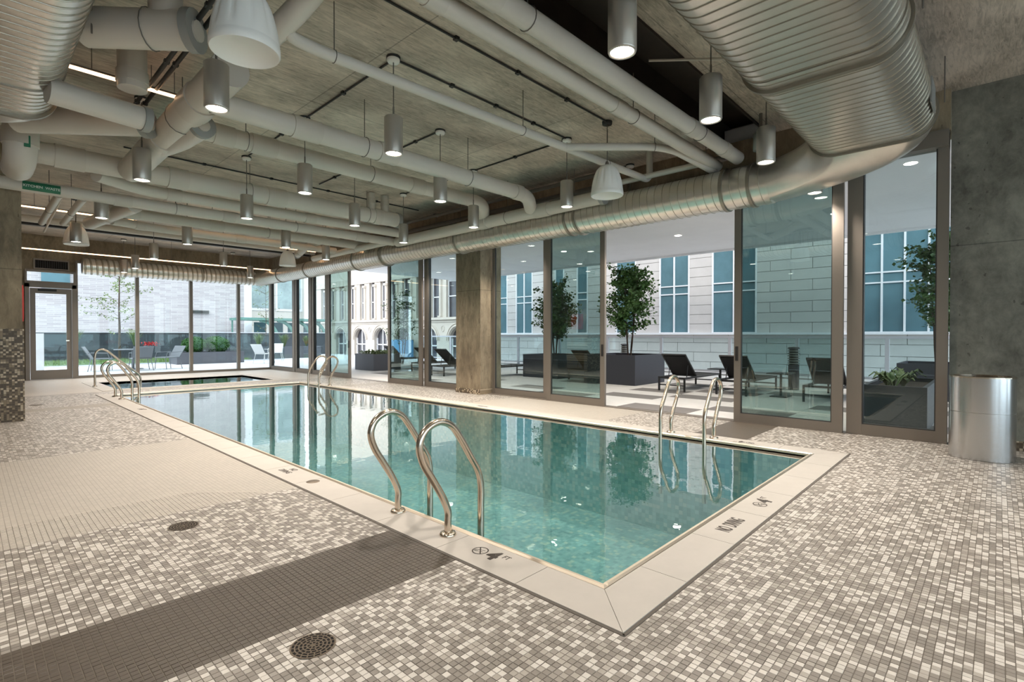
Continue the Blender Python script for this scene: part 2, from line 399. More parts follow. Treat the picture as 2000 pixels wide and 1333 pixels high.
for c in cells:
    if c in vs: continue
    x, y = (c[1] + .5) * PITCHT, (c[2] + .5) * PITCHT
    v = [(x - h, y - h, GZ - .001), (x + h, y - h, GZ - .001), (x + h, y + h, GZ - .001), (x - h, y + h, GZ - .001), (x - h, y - h, 0), (x + h, y - h, 0), (x + h, y + h, 0), (x - h, y + h, 0)]
    tf.add(v, [(4, 5, 6, 7), (0, 1, 5, 4), (1, 2, 6, 5), (2, 3, 7, 6), (3, 0, 4, 7)])
tag(tf.build('tile_field', M['floor'], floor), kind='stuff')

# ------------------------------------------------------------------ ceiling with the dark recess, walls, lintel
ZC = 3.95
SY_A, SY_B = 2.27, 2.95
c = MB().box(-5, 7.9, -4, SY_A, ZC, ZC + .5).box(-5, 7.9, SY_B, YF + .3, ZC, ZC + .5)
ceil = c.build('ceiling', M['ceil']); tag(ceil, 'board-marked raw concrete ceiling slab', None, None, 'structure')
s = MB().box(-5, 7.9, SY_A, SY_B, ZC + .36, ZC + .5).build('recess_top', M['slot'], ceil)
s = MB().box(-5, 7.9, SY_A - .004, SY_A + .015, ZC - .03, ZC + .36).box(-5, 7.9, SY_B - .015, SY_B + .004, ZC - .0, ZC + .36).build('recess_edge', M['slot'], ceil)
tag(MB().box(XG + .07, 8.0, -4, .40, 0, ZC).build('wall_right', M['wallc']), 'grey raw concrete wall behind the steel bin', None, None, 'structure')
tag(MB().box(XG - .05, 7.9, .40, YF + .3, 3.5, ZC).build('trim_1', M['colc']), 'concrete lintel above the sliding glass', None, None, 'structure')
wb = MB().box(-5, 8, -4.3, -4, 0, .25).box(-5, 8, -4.3, -4, 3.1, ZC)
for x in (-5, -1.2, 2.4, 6.0, 7.6): wb.box(x, x + .4, -4.3, -4, .25, 3.1)
wbo = tag(wb.build('wall_back', M['plaster']), 'plaster wall with tall windows behind the viewer', None, None, 'structure')
for a, bb in ((-4.6, -1.2), (-.8, 2.4), (2.8, 6.0), (6.4, 7.6)): MB().box(a, bb, -4.155, -4.145, .25, 3.1).build('glass_pane', M['glass_fix'], wbo)
wl = MB().box(-5.2, -5, -4, YF, 0, ZC)
tag(wl.build('wall_left', M['plaster']), 'plain plaster wall far to the left, outside the view', None, None, 'structure')
# skirting of mosaic along the right wall
tag(MB().box(XG + .055, XG + .071, -4, .40, 0, .10).build('baseboard_right', M['colmosaic2']), 'speckled mosaic skirting below the concrete wall', None, None, 'structure')
# far wall: above and left of the glazing
fw = MB().box(-5, 1.12, YF, YF + .25, 0, ZC).box(1.12, 7.9, YF, YF + .25, 3.32, ZC).box(1.12, 2.17, YF, YF + .25, 3.0, 3.32)
wf = fw.build('wall_far', M['colc']); tag(wf, 'plaster wall above the far windows', None, None, 'structure')
g_ = thing('air_grille', 'dark slotted air grille above the far glass door', 'grille')
MB().box(1.62 - .32, 1.62 + .42, YF - .03, YF, 3.02, 3.30).build('frame', M['bronze'], g_)
for k in range(14):
    x = 1.34 + k * .047
    MB().box(x, x + .012, YF - .045, YF - .028, 3.06, 3.25).build('slat', M['black'], g_)
MB().box(1.33, 2.01, YF - .034, YF - .029, 3.05, 3.26).build('backing', M['hole'], g_)

# concrete column at the left with mosaic cladding, column in the glass wall
col = thing('concrete_column', 'raw concrete column at the left edge, its lower part clad in brown mosaic', 'column')
MB().box(-.35, .57, 10.10, 10.9, 1.30, ZC).build('shaft', M['colc'], col)
MB().box(-.37, .585, 10.08, 10.92, 0, 1.31).build('mosaic_cladding', M['colmosaic'], col)
# the nearer face of the cladding: rows of raised tiles
rt = MB()
zz = 0
for i in range(int(.0 / PITCHT), int(.585 / PITCHT)):
    for k in range(0, int(1.31 / PITCHT)):
        x0, x1 = (i + .06) * PITCHT, (i + .94) * PITCHT; z0, z1 = (k + .06) * PITCHT, (k + .94) * PITCHT
        rt.box(x0, x1, 10.076, 10.081, z0, z1)
tag(rt.build('tile_field', M['colmosaic'], col), kind='stuff')
col2 = thing('concrete_column', 'warm raw concrete column standing between the glass panels', 'column')
MB().box(7.25, 7.85, 7.72, 8.48, .10, 3.5).build('shaft', M['colc'], col2)
MB().box(7.24, 7.86, 7.71, 8.49, 0, .10).build('mosaic_base', M['colmosaic2'], col2)
t = thing('alarm_cabinet', 'red cabinet fixed to the far side of the left column', 'cabinet', (.57, 10.25, 1.42))
MB().box(0, .022, 0, .5, 0, .52).build('case', M['redpaint'], t)
MB().box(.022, .028, .04, .46, .04, .48).build('door', M['redpaint'], t)

# ------------------------------------------------------------------ glazing
def pane_panel(name, label, X, y0, y1, z0=0.0, z1=3.32, sw=.09, sw2=None, bot=.12, top=.14, th=.05, handle=None, gmat=None, cat=None):
    sw2 = sw2 or sw
    t = thing(name, label, None, (X, y0, 0), kind='structure')
    d = y1 - y0
    MB().box(-th / 2, th / 2, 0, sw, z0, z1).build('stile', M['bronze'], t)
    MB().box(-th / 2, th / 2, d - sw2, d, z0, z1).build('stile', M['bronze'], t)
    MB().box(-th / 2 + .003, th / 2 - .003, sw, d - sw2, z0, z0 + bot).build('bottom_rail', M['bronze'], t)
    MB().box(-th / 2 + .003, th / 2 - .003, sw, d - sw2, z1 - top, z1).build('top_rail', M['bronze'], t)
    gk = MB()
    for a0, a1 in ((sw, sw + .012), (d - sw2 - .012, d - sw2)): gk.box(-th / 2 - .001 + .012, th / 2 - .011, a0, a1, z0 + bot, z1 - top)
    gk.box(-th / 2 + .012, th / 2 - .012, sw, d - sw2, z0 + bot, z0 + bot + .012)
    gk.build('gasket', M['frame_dark'], t)
    MB().box(-.004, .004, sw, d - sw2, z0 + bot, z1 - top).build('glass_pane', gmat or M['glass_slide'], t)
    if handle is not None:
        MB().box(-th / 2 - .012, -th / 2, handle - .018, handle + .018, .86, 1.06).build('handle', M['black'], t)
    return t
pane_panel('window_1', 'fixed glass window beside the right concrete wall', XG + .02, .41, 1.37, z1=3.5, sw=.10, sw2=.16, bot=.13, top=.17, th=.10, gmat=M['glass_fix'])
pane_panel('door_1', 'sliding glass door right of the near terrace opening', XG - .06, 1.40, 2.72, sw=.12, sw2=.09, handle=1.28)
pane_panel('door_2', 'sliding glass door with a dark handle, left of the near opening', XG - .06, 4.87, 6.15, sw=.09, sw2=.10, handle=.045)
pane_panel('door_3', 'sliding glass door tucked behind another, beside the middle column', XG + .01, 6.12, 7.66, sw=.16, sw2=.07, gmat=M['glass_fix'])
pane_panel('window_2', 'fixed glass window left of the middle column', XG + .02, 8.46, 9.97, z1=3.5, sw=.06, sw2=.16, th=.09, gmat=M['glass_fix'])
pane_panel('door_4', 'sliding glass door right of the far terrace opening', XG - .06, 9.98, 11.42, sw=.13, sw2=.09)
pane_panel('door_5', 'sliding glass door left of the far terrace opening', XG - .06, 13.33, 14.62, sw=.10, sw2=.12, handle=.05)
pane_panel('window_3', 'narrow fixed window near the far corner, third from it', XG + .02, 14.75, 15.75, z1=3.5, sw=.14, sw2=.10, th=.1, gmat=M['glass_fix'])
pane_panel('window_4', 'narrow fixed window near the far corner, second from it', XG + .02, 15.80, 16.95, z1=3.5, sw=.20, sw2=.1, th=.1, gmat=M['glass_fix'])
pane_panel('window_5', 'fixed window at the far corner beside the far windows', XG + .02, 17.0, YF, z1=3.5, sw=.18, sw2=.12, th=.1, gmat=M['glass_far'])
tag(MB().box(XG - .1, XG + .1, .41, YF, 3.32, 3.5).build('trim_2', M['bronze']), 'bronze metal header over the sliding doors', None, None, 'structure')
tag(MB().box(XG - .09, XG + .06, 1.38, YF, -.002, .006).build('trim_3', M['bronze']), 'flush bronze floor track below the doors', None, None, 'structure')
# far wall windows
def far_window(n, x0, x1, z0, z1, lab, gm='glass_far'):
    t = thing(n, lab, None, (x0, YF, 0), kind='structure'); d = x1 - x0
    for a in (0, d - .045): MB().box(a, a + .045, -.06, .06, z0, z1).build('mullion', M['bronze'], t)
    MB().box(.045, d - .045, -.055, .055, z0, z0 + .07).build('sill', M['bronze'], t)
    MB().box(.045, d - .045, -.055, .055, z1 - .06, z1).build('head', M['bronze'], t)
    MB().box(.045, d - .045, -.004, .004, z0 + .07, z1 - .06).build('glass_pane', M[gm], t)
    return t
far_window('window_6', 2.17, 3.60, 0, 3.32, 'far window just right of the glass door')
far_window('window_7', 3.60, 5.03, 0, 3.32, 'far window with an outdoor chair seen behind it')
far_window('window_8', 5.03, 6.46, 0, 3.32, 'far window with the round boxwood planter seen behind it')
far_window('window_9', 6.46, XG, 0, 3.32, 'far window next to the room corner')
far_window('window_10', 1.12, 2.17, 2.62, 3.0, 'small transom window over the far glass door')
t = thing('door_6', 'bronze framed glass door in the far wall', None, (1.16, YF, 0), kind='structure')
MB().box(-.04, .05, -.07, .07, 0, 2.62).build('jamb', M['bronze'], t); MB().box(.93, 1.02, -.07, .07, 0, 2.62).build('jamb', M['bronze'], t)
MB().box(-.04, 1.02, -.07, .07, 2.52, 2.62).build('lintel', M['bronze'], t)
MB().box(.06, .17, -.03, .03, .01, 2.5).build('stile', M['bronze'], t); MB().box(.81, .92, -.03, .03, .01, 2.5).build('stile', M['bronze'], t)
MB().box(.17, .81, -.028, .028, .01, .26).build('bottom_rail', M['bronze'], t); MB().box(.17, .81, -.028, .028, 2.36, 2.5).build('top_rail', M['bronze'], t)
MB().box(.17, .81, -.004, .004, .26, 2.36).build('glass_pane', M['glass_far'], t)
MB().box(.79, .86, -.07, -.03, 1.05, 1.08).build('handle', M['steel'], t)
MB().box(.22, .6, -.09, -.03, 2.42, 2.48).build('door_closer', M['black'], t)

# ------------------------------------------------------------------ the pool
pool = thing('swimming_pool', 'long rectangular swimming pool of teal water with pale stone coping', 'pool')
bas = MB()
D = -1.22
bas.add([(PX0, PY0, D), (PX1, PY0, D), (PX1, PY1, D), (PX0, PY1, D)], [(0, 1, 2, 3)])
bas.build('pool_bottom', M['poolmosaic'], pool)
bw = MB()
for a, bb in (((PX0, PY0), (PX0, PY1)), ((PX0, PY1), (PX1, PY1)), ((PX1, PY1), (PX1, PY0)), ((PX1, PY0), (PX0, PY0))):
    bw.add([(*a, D), (*bb, D), (*bb, -.02), (*a, -.02)], [(0, 1, 2, 3)])
bw.build('pool_wall', M['poolwall'], pool)
MB().add([(PX0, PY0, -.028), (PX1, PY0, -.028), (PX1, PY1, -.028), (PX0, PY1, -.028)], [(0, 1, 2, 3)]).build('water', M['water'], pool)
tr_ = MB()
T = .034
for x0, x1, y0, y1 in ((PX0 - T, PX0, PY0 - T, PY1 + T), (PX1, PX1 + T, PY0 - T, PY1 + T), (PX0, PX1, PY0 - T, PY0), (PX0, PX1, PY1, PY1 + T)):
    tr_.bbox(x0, x1, y0, y1, -.06, .012, .010)
tr_.build('steel_edge', M['trimsteel'], pool)
# dark gutter line outside the coping and lip under the edge
gj = MB()
o_, i_ = cw + .006, cw - .004
gj.box(PX0 - o_ - .004, PX0 - i_, PY0 - o_, PY1 + o_, -.02, .0008).box(PX1 + i_, PX1 + o_ + .004, PY0 - o_, PY1 + o_, -.02, .0008)
gj.box(PX0 - o_, PX1 + o_, PY0 - o_ - .004, PY0 - i_, -.02, .0008).box(PX0 - o_, PX1 + o_, PY1 + i_, PY1 + o_, -.02, .0008)
gj.build('joint_strip', M['joint'], pool)
MB().box(PX0 - cw, PX0 - T - .004, PY0 - cw, PY1 + cw, -.05, -.004).box(PX1 + T + .004, PX1 + cw, PY0 - cw, PY1 + cw, -.05, -.004).box(PX0 - T, PX1 + T, PY0 - cw, PY0 - T - .004, -.05, -.004).box(PX0 - T, PX1 + T, PY1 + T + .004, PY1 + cw, -.05, -.004).build('coping_bed', M['joint'], pool)
GAP = .0018
cA, cB = T + .006, cw - .006
def cop(poly, zt=.004):
    return MB().prism(poly, -.03, zt).build('coping_stone', M['coping'], pool)
stones = {}
# near edge
n0, n1 = PY0 - cw + .006, PY0 - cA
xs = [2.43, 3.055, 3.665, 4.275, 4.885, 5.49]
cop([(PX0 - cB, n0), (xs[0] - GAP, n0), (xs[0] - GAP, n1), (PX0 - cA, n1)])
for k in range(len(xs) - 1): stones['n%d' % k] = cop([(xs[k] + GAP, n0), (xs[k + 1] - GAP, n0), (xs[k + 1] - GAP, n1), (xs[k] + GAP, n1)])
cop([(xs[-1] + GAP, n0), (PX1 + cB, n0), (PX1 + cA, n1), (xs[-1] + GAP, n1)])
ys = [1.71 + .617 * k for k in range(19)]
for s, (xo, xi) in enumerate((((PX0 - cB), (PX0 - cA)), ((PX1 + cB), (PX1 + cA)))):
    cop([(xo, PY0 - cB + GAP * 2), (xi, PY0 - cA + GAP * 2), (xi, ys[0] - GAP), (xo, ys[0] - GAP)] if s else [(xo, PY0 - cB + GAP * 2), (xo, ys[0] - GAP), (xi, ys[0] - GAP), (xi, PY0 - cA + GAP * 2)][::-1])
    for k in range(18):
        a, bb = sorted((xo, xi))
        stones['%s%d' % ('lr'[s], k)] = cop([(a, ys[k] + GAP), (bb, ys[k] + GAP), (bb, ys[k + 1] - GAP), (a, ys[k + 1] - GAP)])
    a, bb = sorted((xo, xi)); cop([(a, ys[-1] + GAP), (bb, ys[-1] + GAP), (bb, PY1 + cB), (a, PY1 + cB)])
f0, f1 = PY1 + cA, PY1 + cB
for k in range(6):
    x0 = PX0 - cA + (PX1 - PX0 + 2 * cA) * k / 6; x1 = PX0 - cA + (PX1 - PX0 + 2 * cA) * (k + 1) / 6
    cop([(x0 + GAP, f0), (x1 - GAP, f0), (x1 - GAP, f1), (x0 + GAP, f1)])
# lettering on the coping
def text(s, size, loc, rz, parent, mt=None, tilt=None, bold=0.0, sx=1.0, align='CENTER', name='lettering'):
    cu = bpy.data.curves.new(name, 'FONT'); cu.body = s; cu.size = size; cu.align_x = align; cu.align_y = 'CENTER'; cu.offset = bold; cu.extrude = .0004
    o = bpy.data.objects.new(name, cu); COL.objects.link(o); o.location = loc; o.rotation_euler = tilt or (0, 0, rz); o.scale = (sx, 1, 1)
    cu.materials.append(mt or M['ink'])
    bpy.context.view_layer.update()
    me = bpy.data.meshes.new_from_object(o.evaluated_get(bpy.context.evaluated_depsgraph_get())); me.name = name
    q = bpy.data.objects.new(name, me); COL.objects.link(q); q.location = loc; q.rotation_euler = o.rotation_euler; q.scale = o.scale; q.parent = parent
    bpy.data.objects.remove(o); q['kind'] = 'stuff'
    return q
def nodive(cx, cy, r, rz, parent):
    mb = MB(); n = 40; z = .0052
    for k in range(n):
        a0, a1 = 2 * PI * k / n, 2 * PI * (k + 1) / n
        mb.add([(r * math.cos(a0), r * math.sin(a0), z), (r * math.cos(a1), r * math.sin(a1), z), (r * .86 * math.cos(a1), r * .86 * math.sin(a1), z), (r * .86 * math.cos(a0), r * .86 * math.sin(a0), z)], [(0, 1, 2, 3)])
    def bar(x0, y0, x1, y1, t):
        d = Vector((x1 - x0, y1 - y0)); nn = Vector((-d.y, d.x)).normalized() * t / 2
        mb.add([(x0 - nn.x, y0 - nn.y, z), (x0 + nn.x, y0 + nn.y, z), (x1 + nn.x, y1 + nn.y, z), (x1 - nn.x, y1 - nn.y, z)], [(3, 2, 1, 0)])
    bar(-r * .65, r * .65, r * .65, -r * .65, r * .14)       # slash
    bar(-r * .7, -r * .35, -r * .2, r * .15, r * .12); bar(-r * .2, r * .15, r * .5, r * .35, r * .1)   # diver
    bar(-r * .55, -r * .45, -r * .1, -r * .25, r * .07); bar(r * .1, -r * .15, r * .6, -r * .1, r * .07); bar(r * .1, -r * .4, r * .5, -r * .35, r * .07)
    return mb.build('no_diving_symbol', M['ink'], parent, (cx, cy, 0)), setattr(bpy.data.objects[-1], 'hide_render', False) if False else None
def mark4(x, y, rz, parent, s=1.0):
    c_, s_ = math.cos(rz), math.sin(rz)
    def P(a, bb): return (x + a * c_ - bb * s_, y + a * s_ + bb * c_)
    o, _ = nodive(*P(-.085 * s, .0), .048 * s, rz, parent); o.rotation_euler = (0, 0, rz)
    text('4', .135 * s, (*P(.015, 0), .005), rz, parent, bold=.006)
    text('FT', .055 * s, (*P(.09 * s, .03 * s), .005), rz, parent, sx=.8)
mark4(1.985, 2.03, -PI / 2, stones['l0'])
text('NO\nDIVING', .075, (1.99, 4.62, .005), -PI / 2, stones['l4'], sx=.75, bold=.001)
text('NO  DIVING', .125, (3.36, 1.235, .005), 0, stones['n1'], sx=.42, bold=.002)
mark4(3.99, 1.235, 0, stones['n2'])
text('NO DIVING', .08, (6.06, 6.4, .005), PI / 2, stones['r7'], sx=.6, bold=.001)
mark4(6.06, 2.1, PI / 2, stones['r0'], .9)
mark4(1.985, 10.2, -PI / 2, stones['l13'])
# spa
spa = thing('spa_pool', 'small square spa pool beyond the far end of the swimming pool', 'pool')
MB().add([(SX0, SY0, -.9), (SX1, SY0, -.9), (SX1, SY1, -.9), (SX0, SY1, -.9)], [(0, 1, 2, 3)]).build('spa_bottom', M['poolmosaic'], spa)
bw = MB()
for a, bb in (((SX0, SY0), (SX0, SY1)), ((SX0, SY1), (SX1, SY1)), ((SX1, SY1), (SX1, SY0)), ((SX1, SY0), (SX0, SY0))):
    bw.add([(*a, -.9), (*bb, -.9), (*bb, -.0), (*a, -.0)], [(0, 1, 2, 3)])
bw.build('spa_wall', M['poolwall'], spa)
MB().add([(SX0, SY0, -.03), (SX1, SY0, -.03), (SX1, SY1, -.03), (SX0, SY1, -.03)], [(0, 1, 2, 3)]).build('water', M['water'], spa)
for k in range(6):
    x0, x1 = SX0 + (SX1 - SX0) * k / 6, SX0 + (SX1 - SX0) * (k + 1) / 6
    for y0, y1 in ((SY0 - cw, SY0), (SY1, SY1 + cw)): MB().box(x0 + .002, x1 - .002, y0, y1, -.05, .004).build('coping_stone', M['coping'], spa)
for k in range(4):
    y0, y1 = SY0 - cw + (SY1 - SY0 + 2 * cw) * k / 4, SY0 - cw + (SY1 - SY0 + 2 * cw) * (k + 1) / 4
    for x0, x1 in ((SX0 - cw, SX0), (SX1, SX1 + cw)): MB().box(x0, x1, y0 + .002, y1 - .002, -.05, .004).build('coping_stone', M['coping'], spa)

# ------------------------------------------------------------------ grab rails
PROF = [(0, 0), (0, .08), (0, .15), (-.045, .25), (-.12, .37), (-.185, .475), (-.21, .575), (-.17, .66), (-.07, .70), (.03, .665), (.11, .565), (.18, .455), (.25, .345), (.275, .24), (.275, .1), (.275, -.25), (.275, -.7)]
def grab_rail(x, y, side, label, group):
    t = thing('grab_rail', label, 'grab rail', (x, y, 0), 0 if side > 0 else PI, group)
    pts = catmull([(a, 0, z) for a, z in PROF], 5)
    MB().sweep(pts, .0225, 14).build('tube', M['steel'], t)
    MB().lathe([(.0, .026), (.03, .026), (.045, .022), (.052, .012), (.052, .003), (.052, 0)], seg=24).build('flange', M['steel'], t)
    return t
for x, y, sd, lb in ((2.04, 3.0, 1, 'polished steel grab rail nearest on the left pool edge, farther of its pair'),
                     (2.01, 2.43, 1, 'polished steel grab rail nearest the viewer, by the 4 FT marking'),
                     (6.05, 2.97, -1, 'steel grab rail at the near right pool edge, left of its pair'),
                     (6.05, 2.43, -1, 'steel grab rail at the near right pool edge, right of its pair'),
                     (2.04, 12.1, 1, 'steel grab rail at the far left pool corner, nearer of its pair'),
                     (2.04, 12.7, 1, 'steel grab rail at the far left pool corner, farther of its pair'),
                     (6.05, 11.75, -1, 'steel grab rail at the far right pool edge, right of its pair'),
                     (6.05, 12.3, -1, 'steel grab rail at the far right pool edge, left of its pair')):
    grab_rail(x, y, sd, lb, 'stainless grab rails around the pool')
t = thing('handrail', 'tall sloping steel handrail leading down into the spa', 'handrail', (2.12, 15.6, 0))
MB().sweep(catmull([(0, 0, 0), (0, 0, .3), (0, 0, .68), (.04, 0, .83), (.14, 0, .88), (.26, 0, .82), (.5, 0, .58), (.78, 0, .32), (.88, 0, .2), (.9, 0, 0), (.9, 0, -.4)], 5), .022, 12).build('tube', M['steel'], t)
MB().lathe([(0, .02), (.05, .015), (.05, 0)]).build('flange', M['steel'], t)

# ------------------------------------------------------------------ floor drains
def drain(x, y, R, label):
    t = thing('floor_drain', label, 'drain', (x, y, -.0005), group='round bronze floor drains')
    MB().lathe([(0, 0), (R, 0)], seg=32).build('cavity', M['hole'], t)
    mb = MB()
    nr = 5
    def ring(r0, r1, z=.0022):
        n = 40
        for k in range(n):
            a0, a1 = 2 * PI * k / n, 2 * PI * (k + 1) / n
            mb.add([(r0 * math.cos(a0), r0 * math.sin(a0), z), (r1 * math.cos(a0), r1 * math.sin(a0), z), (r1 * math.cos(a1), r1 * math.sin(a1), z), (r0 * math.cos(a1), r0 * math.sin(a1), z)], [(0, 1, 2, 3)])
    for k in range(nr + 1):
        r = R * (k + .62) / (nr + .62); ring(max(0, r - R * .042), r + R * .02)
    ring(0, R * .10)
    for q in range(1, nr + 1):
        r0, r1 = R * (q - .42) / (nr + .62), R * (q + .60) / (nr + .62); nb = 4 + 3 * q
        for k in range(nb):
            a = 2 * PI * k / nb + q * .4; wdt = R * .03; u, v = Vector((math.cos(a), math.sin(a), 0)), Vector((-math.sin(a), math.cos(a), 0))
            mb.add([u * r0 - v * wdt + Vector((0, 0, .0022)), u * r1 - v * wdt + Vector((0, 0, .0022)), u * r1 + v * wdt + Vector((0, 0, .0022)), u * r0 + v * wdt + Vector((0, 0, .0022))], [(0, 1, 2, 3)])
    ring(R * .97, R * 1.04, .0015)
    mb.build('grate', M['grille'], t)
drain(.93, 1.95, .083, 'round slotted floor drain nearest the viewer, below the dark band')
drain(.95, 3.78, .083, 'round slotted floor drain in the speckled band farther up the deck')
t = tag(MB().lathe([(0, .0062), (.05, .0062), (.054, .004)], (1.975, 4.13, 0), 24).build('cover_plate', M['grille']), 'small round bronze cover plate set in the left coping', 'cover plate')
t = tag(MB().lathe([(0, .0012), (.09, .0012)], (.85, 12.2, 0), 24).build('floor_drain', M['grille']), 'far small floor drain left of the far ladder', 'drain')

# ------------------------------------------------------------------ steel bin
t = thing('waste_bin', 'tall half-round brushed steel waste bin against the concrete wall', 'waste bin', (6.98, .115, 0))
n = 40; poly = []
for k in range(n):
    a = 2 * PI * k / n
    poly.append((.252 * math.copysign(abs(math.cos(a)) ** .8, math.cos(a)), .252 * math.copysign(abs(math.sin(a)) ** .8, math.sin(a))))
def wall(poly, z0, z1, k=1.0):
    m_ = len(poly); mb = MB()
    v = [(p[0] * k, p[1] * k, z0) for p in poly] + [(p[0] * k, p[1] * k, z1) for p in poly]
    mb.add(v, [(i, (i + 1) % m_, m_ + (i + 1) % m_, m_ + i) for i in range(m_)], True); return mb
rotz = Matrix.Rotation(0, 4, 'Z')
wall(poly, .0, .46).build('lower_body', M['bin'], t); wall(poly, .463, .80).build('upper_body', M['bin'], t)
wall(poly, .455, .468, .992).build('seam', M['seam'], t)
r_ = MB(); m_ = len(poly)
v = [(p[0] * 1.01, p[1] * 1.01, .80) for p in poly] + [(p[0] * 1.01, p[1] * 1.01, .812) for p in poly] + [(p[0] * .86, p[1] * .86, .812) for p in poly] + [(p[0] * .86, p[1] * .86, .5) for p in poly]
r_.add(v, [(j * m_ + i, j * m_ + (i + 1) % m_, (j + 1) * m_ + (i + 1) % m_, (j + 1) * m_ + i) for j in range(3) for i in range(m_)]); r_.build('rim', M['steel'], t)
MB().add([(p[0] * .86, p[1] * .86, .55) for p in poly], [tuple(range(m_))]).build('inside', M['black'], t)

# ------------------------------------------------------------------ pendant lamps
def make_pendant(zb=3.0, hgt=.36, R=.09):
    t = thing('pendant_lamp', '', 'lamp', (0, 0, 0))
    MB().lathe([(0, zb + hgt), (R - .008, zb + hgt), (R, zb + hgt - .01), (R, zb + .012), (R - .004, zb), (R - .014, zb), (R - .018, zb + .01)], seg=28).build('housing', M['lamp'], t)
    MB().lathe([(0, zb + .008), (R - .016, zb + .008)], seg=24).build('lens', M['glow'], t)
    MB().cyl((0, 0, zb + hgt), (0, 0, zb + hgt + .10), .009, 8).build('stem_sleeve', M['rod'], t)
    MB().cyl((0, 0, zb + hgt + .1), (0, 0, ZC - .03), .0055, 8).build('rod', M['rod'], t)
    cn = MB().lathe([(.0, ZC - .055), (.055, ZC - .055), (.062, ZC - .04), (.062, ZC - .02)], seg=20).build('canopy', M['white'], t)
    MB().lathe([(.0, ZC - .021), (.068, ZC - .021), (.068, ZC)], seg=20).build('canopy_plate', M['black'], t)
    return t
pend_d = bpy.data.lights.new('pendant_light', 'SPOT'); pend_d.energy = LAMP_W; pend_d.spot_size = math.radians(125); pend_d.spot_blend = .9; pend_d.color = (1, .90, .80); pend_d.shadow_soft_size = .07
rows = [('in the row nearest the camera', [(2.86, 1.74), (4.26, 1.75), (5.69, 1.76)]),
        ('in the second row', [(1.38, 4.5), (2.91, 4.34), (5.76, 4.38)]),
        ('beyond it, above mid pool near side', [(4.37, 5.43)]),
        ('in the third row', [(1.42, 7.19), (2.95, 6.35), (5.8, 6.34)]),
        ('in the fourth row, above mid pool', [(4.38, 7.65)]),
        ('in the fifth row', [(1.45, 9.96), (2.98, 8.38), (5.83, 8.37)]),
        ('in the sixth row', [(1.48, 12.84), (3.02, 11.6), (4.5, 10.55), (5.88, 11.58)]),
        ('in the seventh row', [(3.05, 14.35), (4.6, 14.55)]),
        ('in the last row but one', [(3.15, 16.8), (6.1, 16.9)]),
        ('in the farthest row', [(3.13, 18.1), (6.1, 18.4)]),
        ('close to the glass wall below the duct', [(7.33, 1.69), (7.33, 4.31), (7.33, 6.81), (7.33, 9.26), (7.33, 12.13)]),
        ('behind the viewer', [(.0, 1.75), (-1.5, 4.4), (1.4, -1.0), (4.3, -1.0)])]
proto = None
for rname, lst in rows:
    for k, (x, y) in enumerate(lst):
        if proto is None: t = proto = make_pendant()
        else: t = copy_tree(proto)
        zoff = -.04 if x > 7 else 0
        t.location = (x, y, 0)
        t.name = 'pendant_lamp'
        t['label'] = ('grey cylinder pendant lamp, %s from the left %s' % (ordn(k), rname)) if len(lst) > 1 else 'grey cylinder pendant lamp %s' % rname
        if x > 7: t['label'] = 'grey cylinder lamp, %s from the right %s' % (ordn(k), rname)
        t['group'] = 'grey cylinder pendant lamps'
        s = bpy.data.objects.new('pendant_light', pend_d); COL.objects.link(s); s.parent = t; s.location = (0, 0, 2.985)

# ------------------------------------------------------------------ pendant speakers
def speaker(x, y, zb, label, R=.205, H_=.40):
    t = thing('pendant_speaker', label, 'speaker', (x, y, zb), group='white bell shaped pendant speakers')
    def fl_(a, z):
        q = max(0, min(1, (z - .09) / .06)) * max(0, min(1, (H_ - .02 - z) / .08)); return 1 - .06 * q * max(0, math.cos(a * 11)) ** 2
    prof = [(R * .97, .0), (R, .012), (R, .05), (R * .985, .055), (R * .985, .065), (R * .965, .10), (R * .93, .15), (R * .87, .21), (R * .79, .27), (R * .68, .32), (R * .52, .36), (R * .33, .385), (R * .12, .395), (0, .397)]
    MB().lathe(prof, seg=88, flute=fl_).build('housing', M['white'], t)
    MB().lathe([(0, .012), (R * .88, .010), (R * .9, .003), (R * .97, .0)], seg=48).build('grille', M['white'], t)
    MB().lathe([(0, .44), (.018, .44), (.03, .40), (.03, .39)], seg=16).build('gland', M['rod'], t)
    MB().cyl((0, 0, .42), (0, 0, ZC - zb), .005, 8).build('cable', M['rod'], t)
    MB().lathe([(.0, ZC - zb - .04), (.06, ZC - zb - .04), (.065, ZC - zb)], seg=20).build('canopy', M['black'], t)
speaker(1.23, 3.47, 3.0, 'large white bell speaker hanging nearest the camera')
speaker(5.66, 3.66, 3.0, 'white bell speaker hanging before the round spiral duct')
speaker(1.55, 13.4, 3.02, 'white bell speaker hanging behind a lamp near the left column')
speaker(5.8, 13.5, 3.02, 'white bell speaker hanging far away near the room corner')

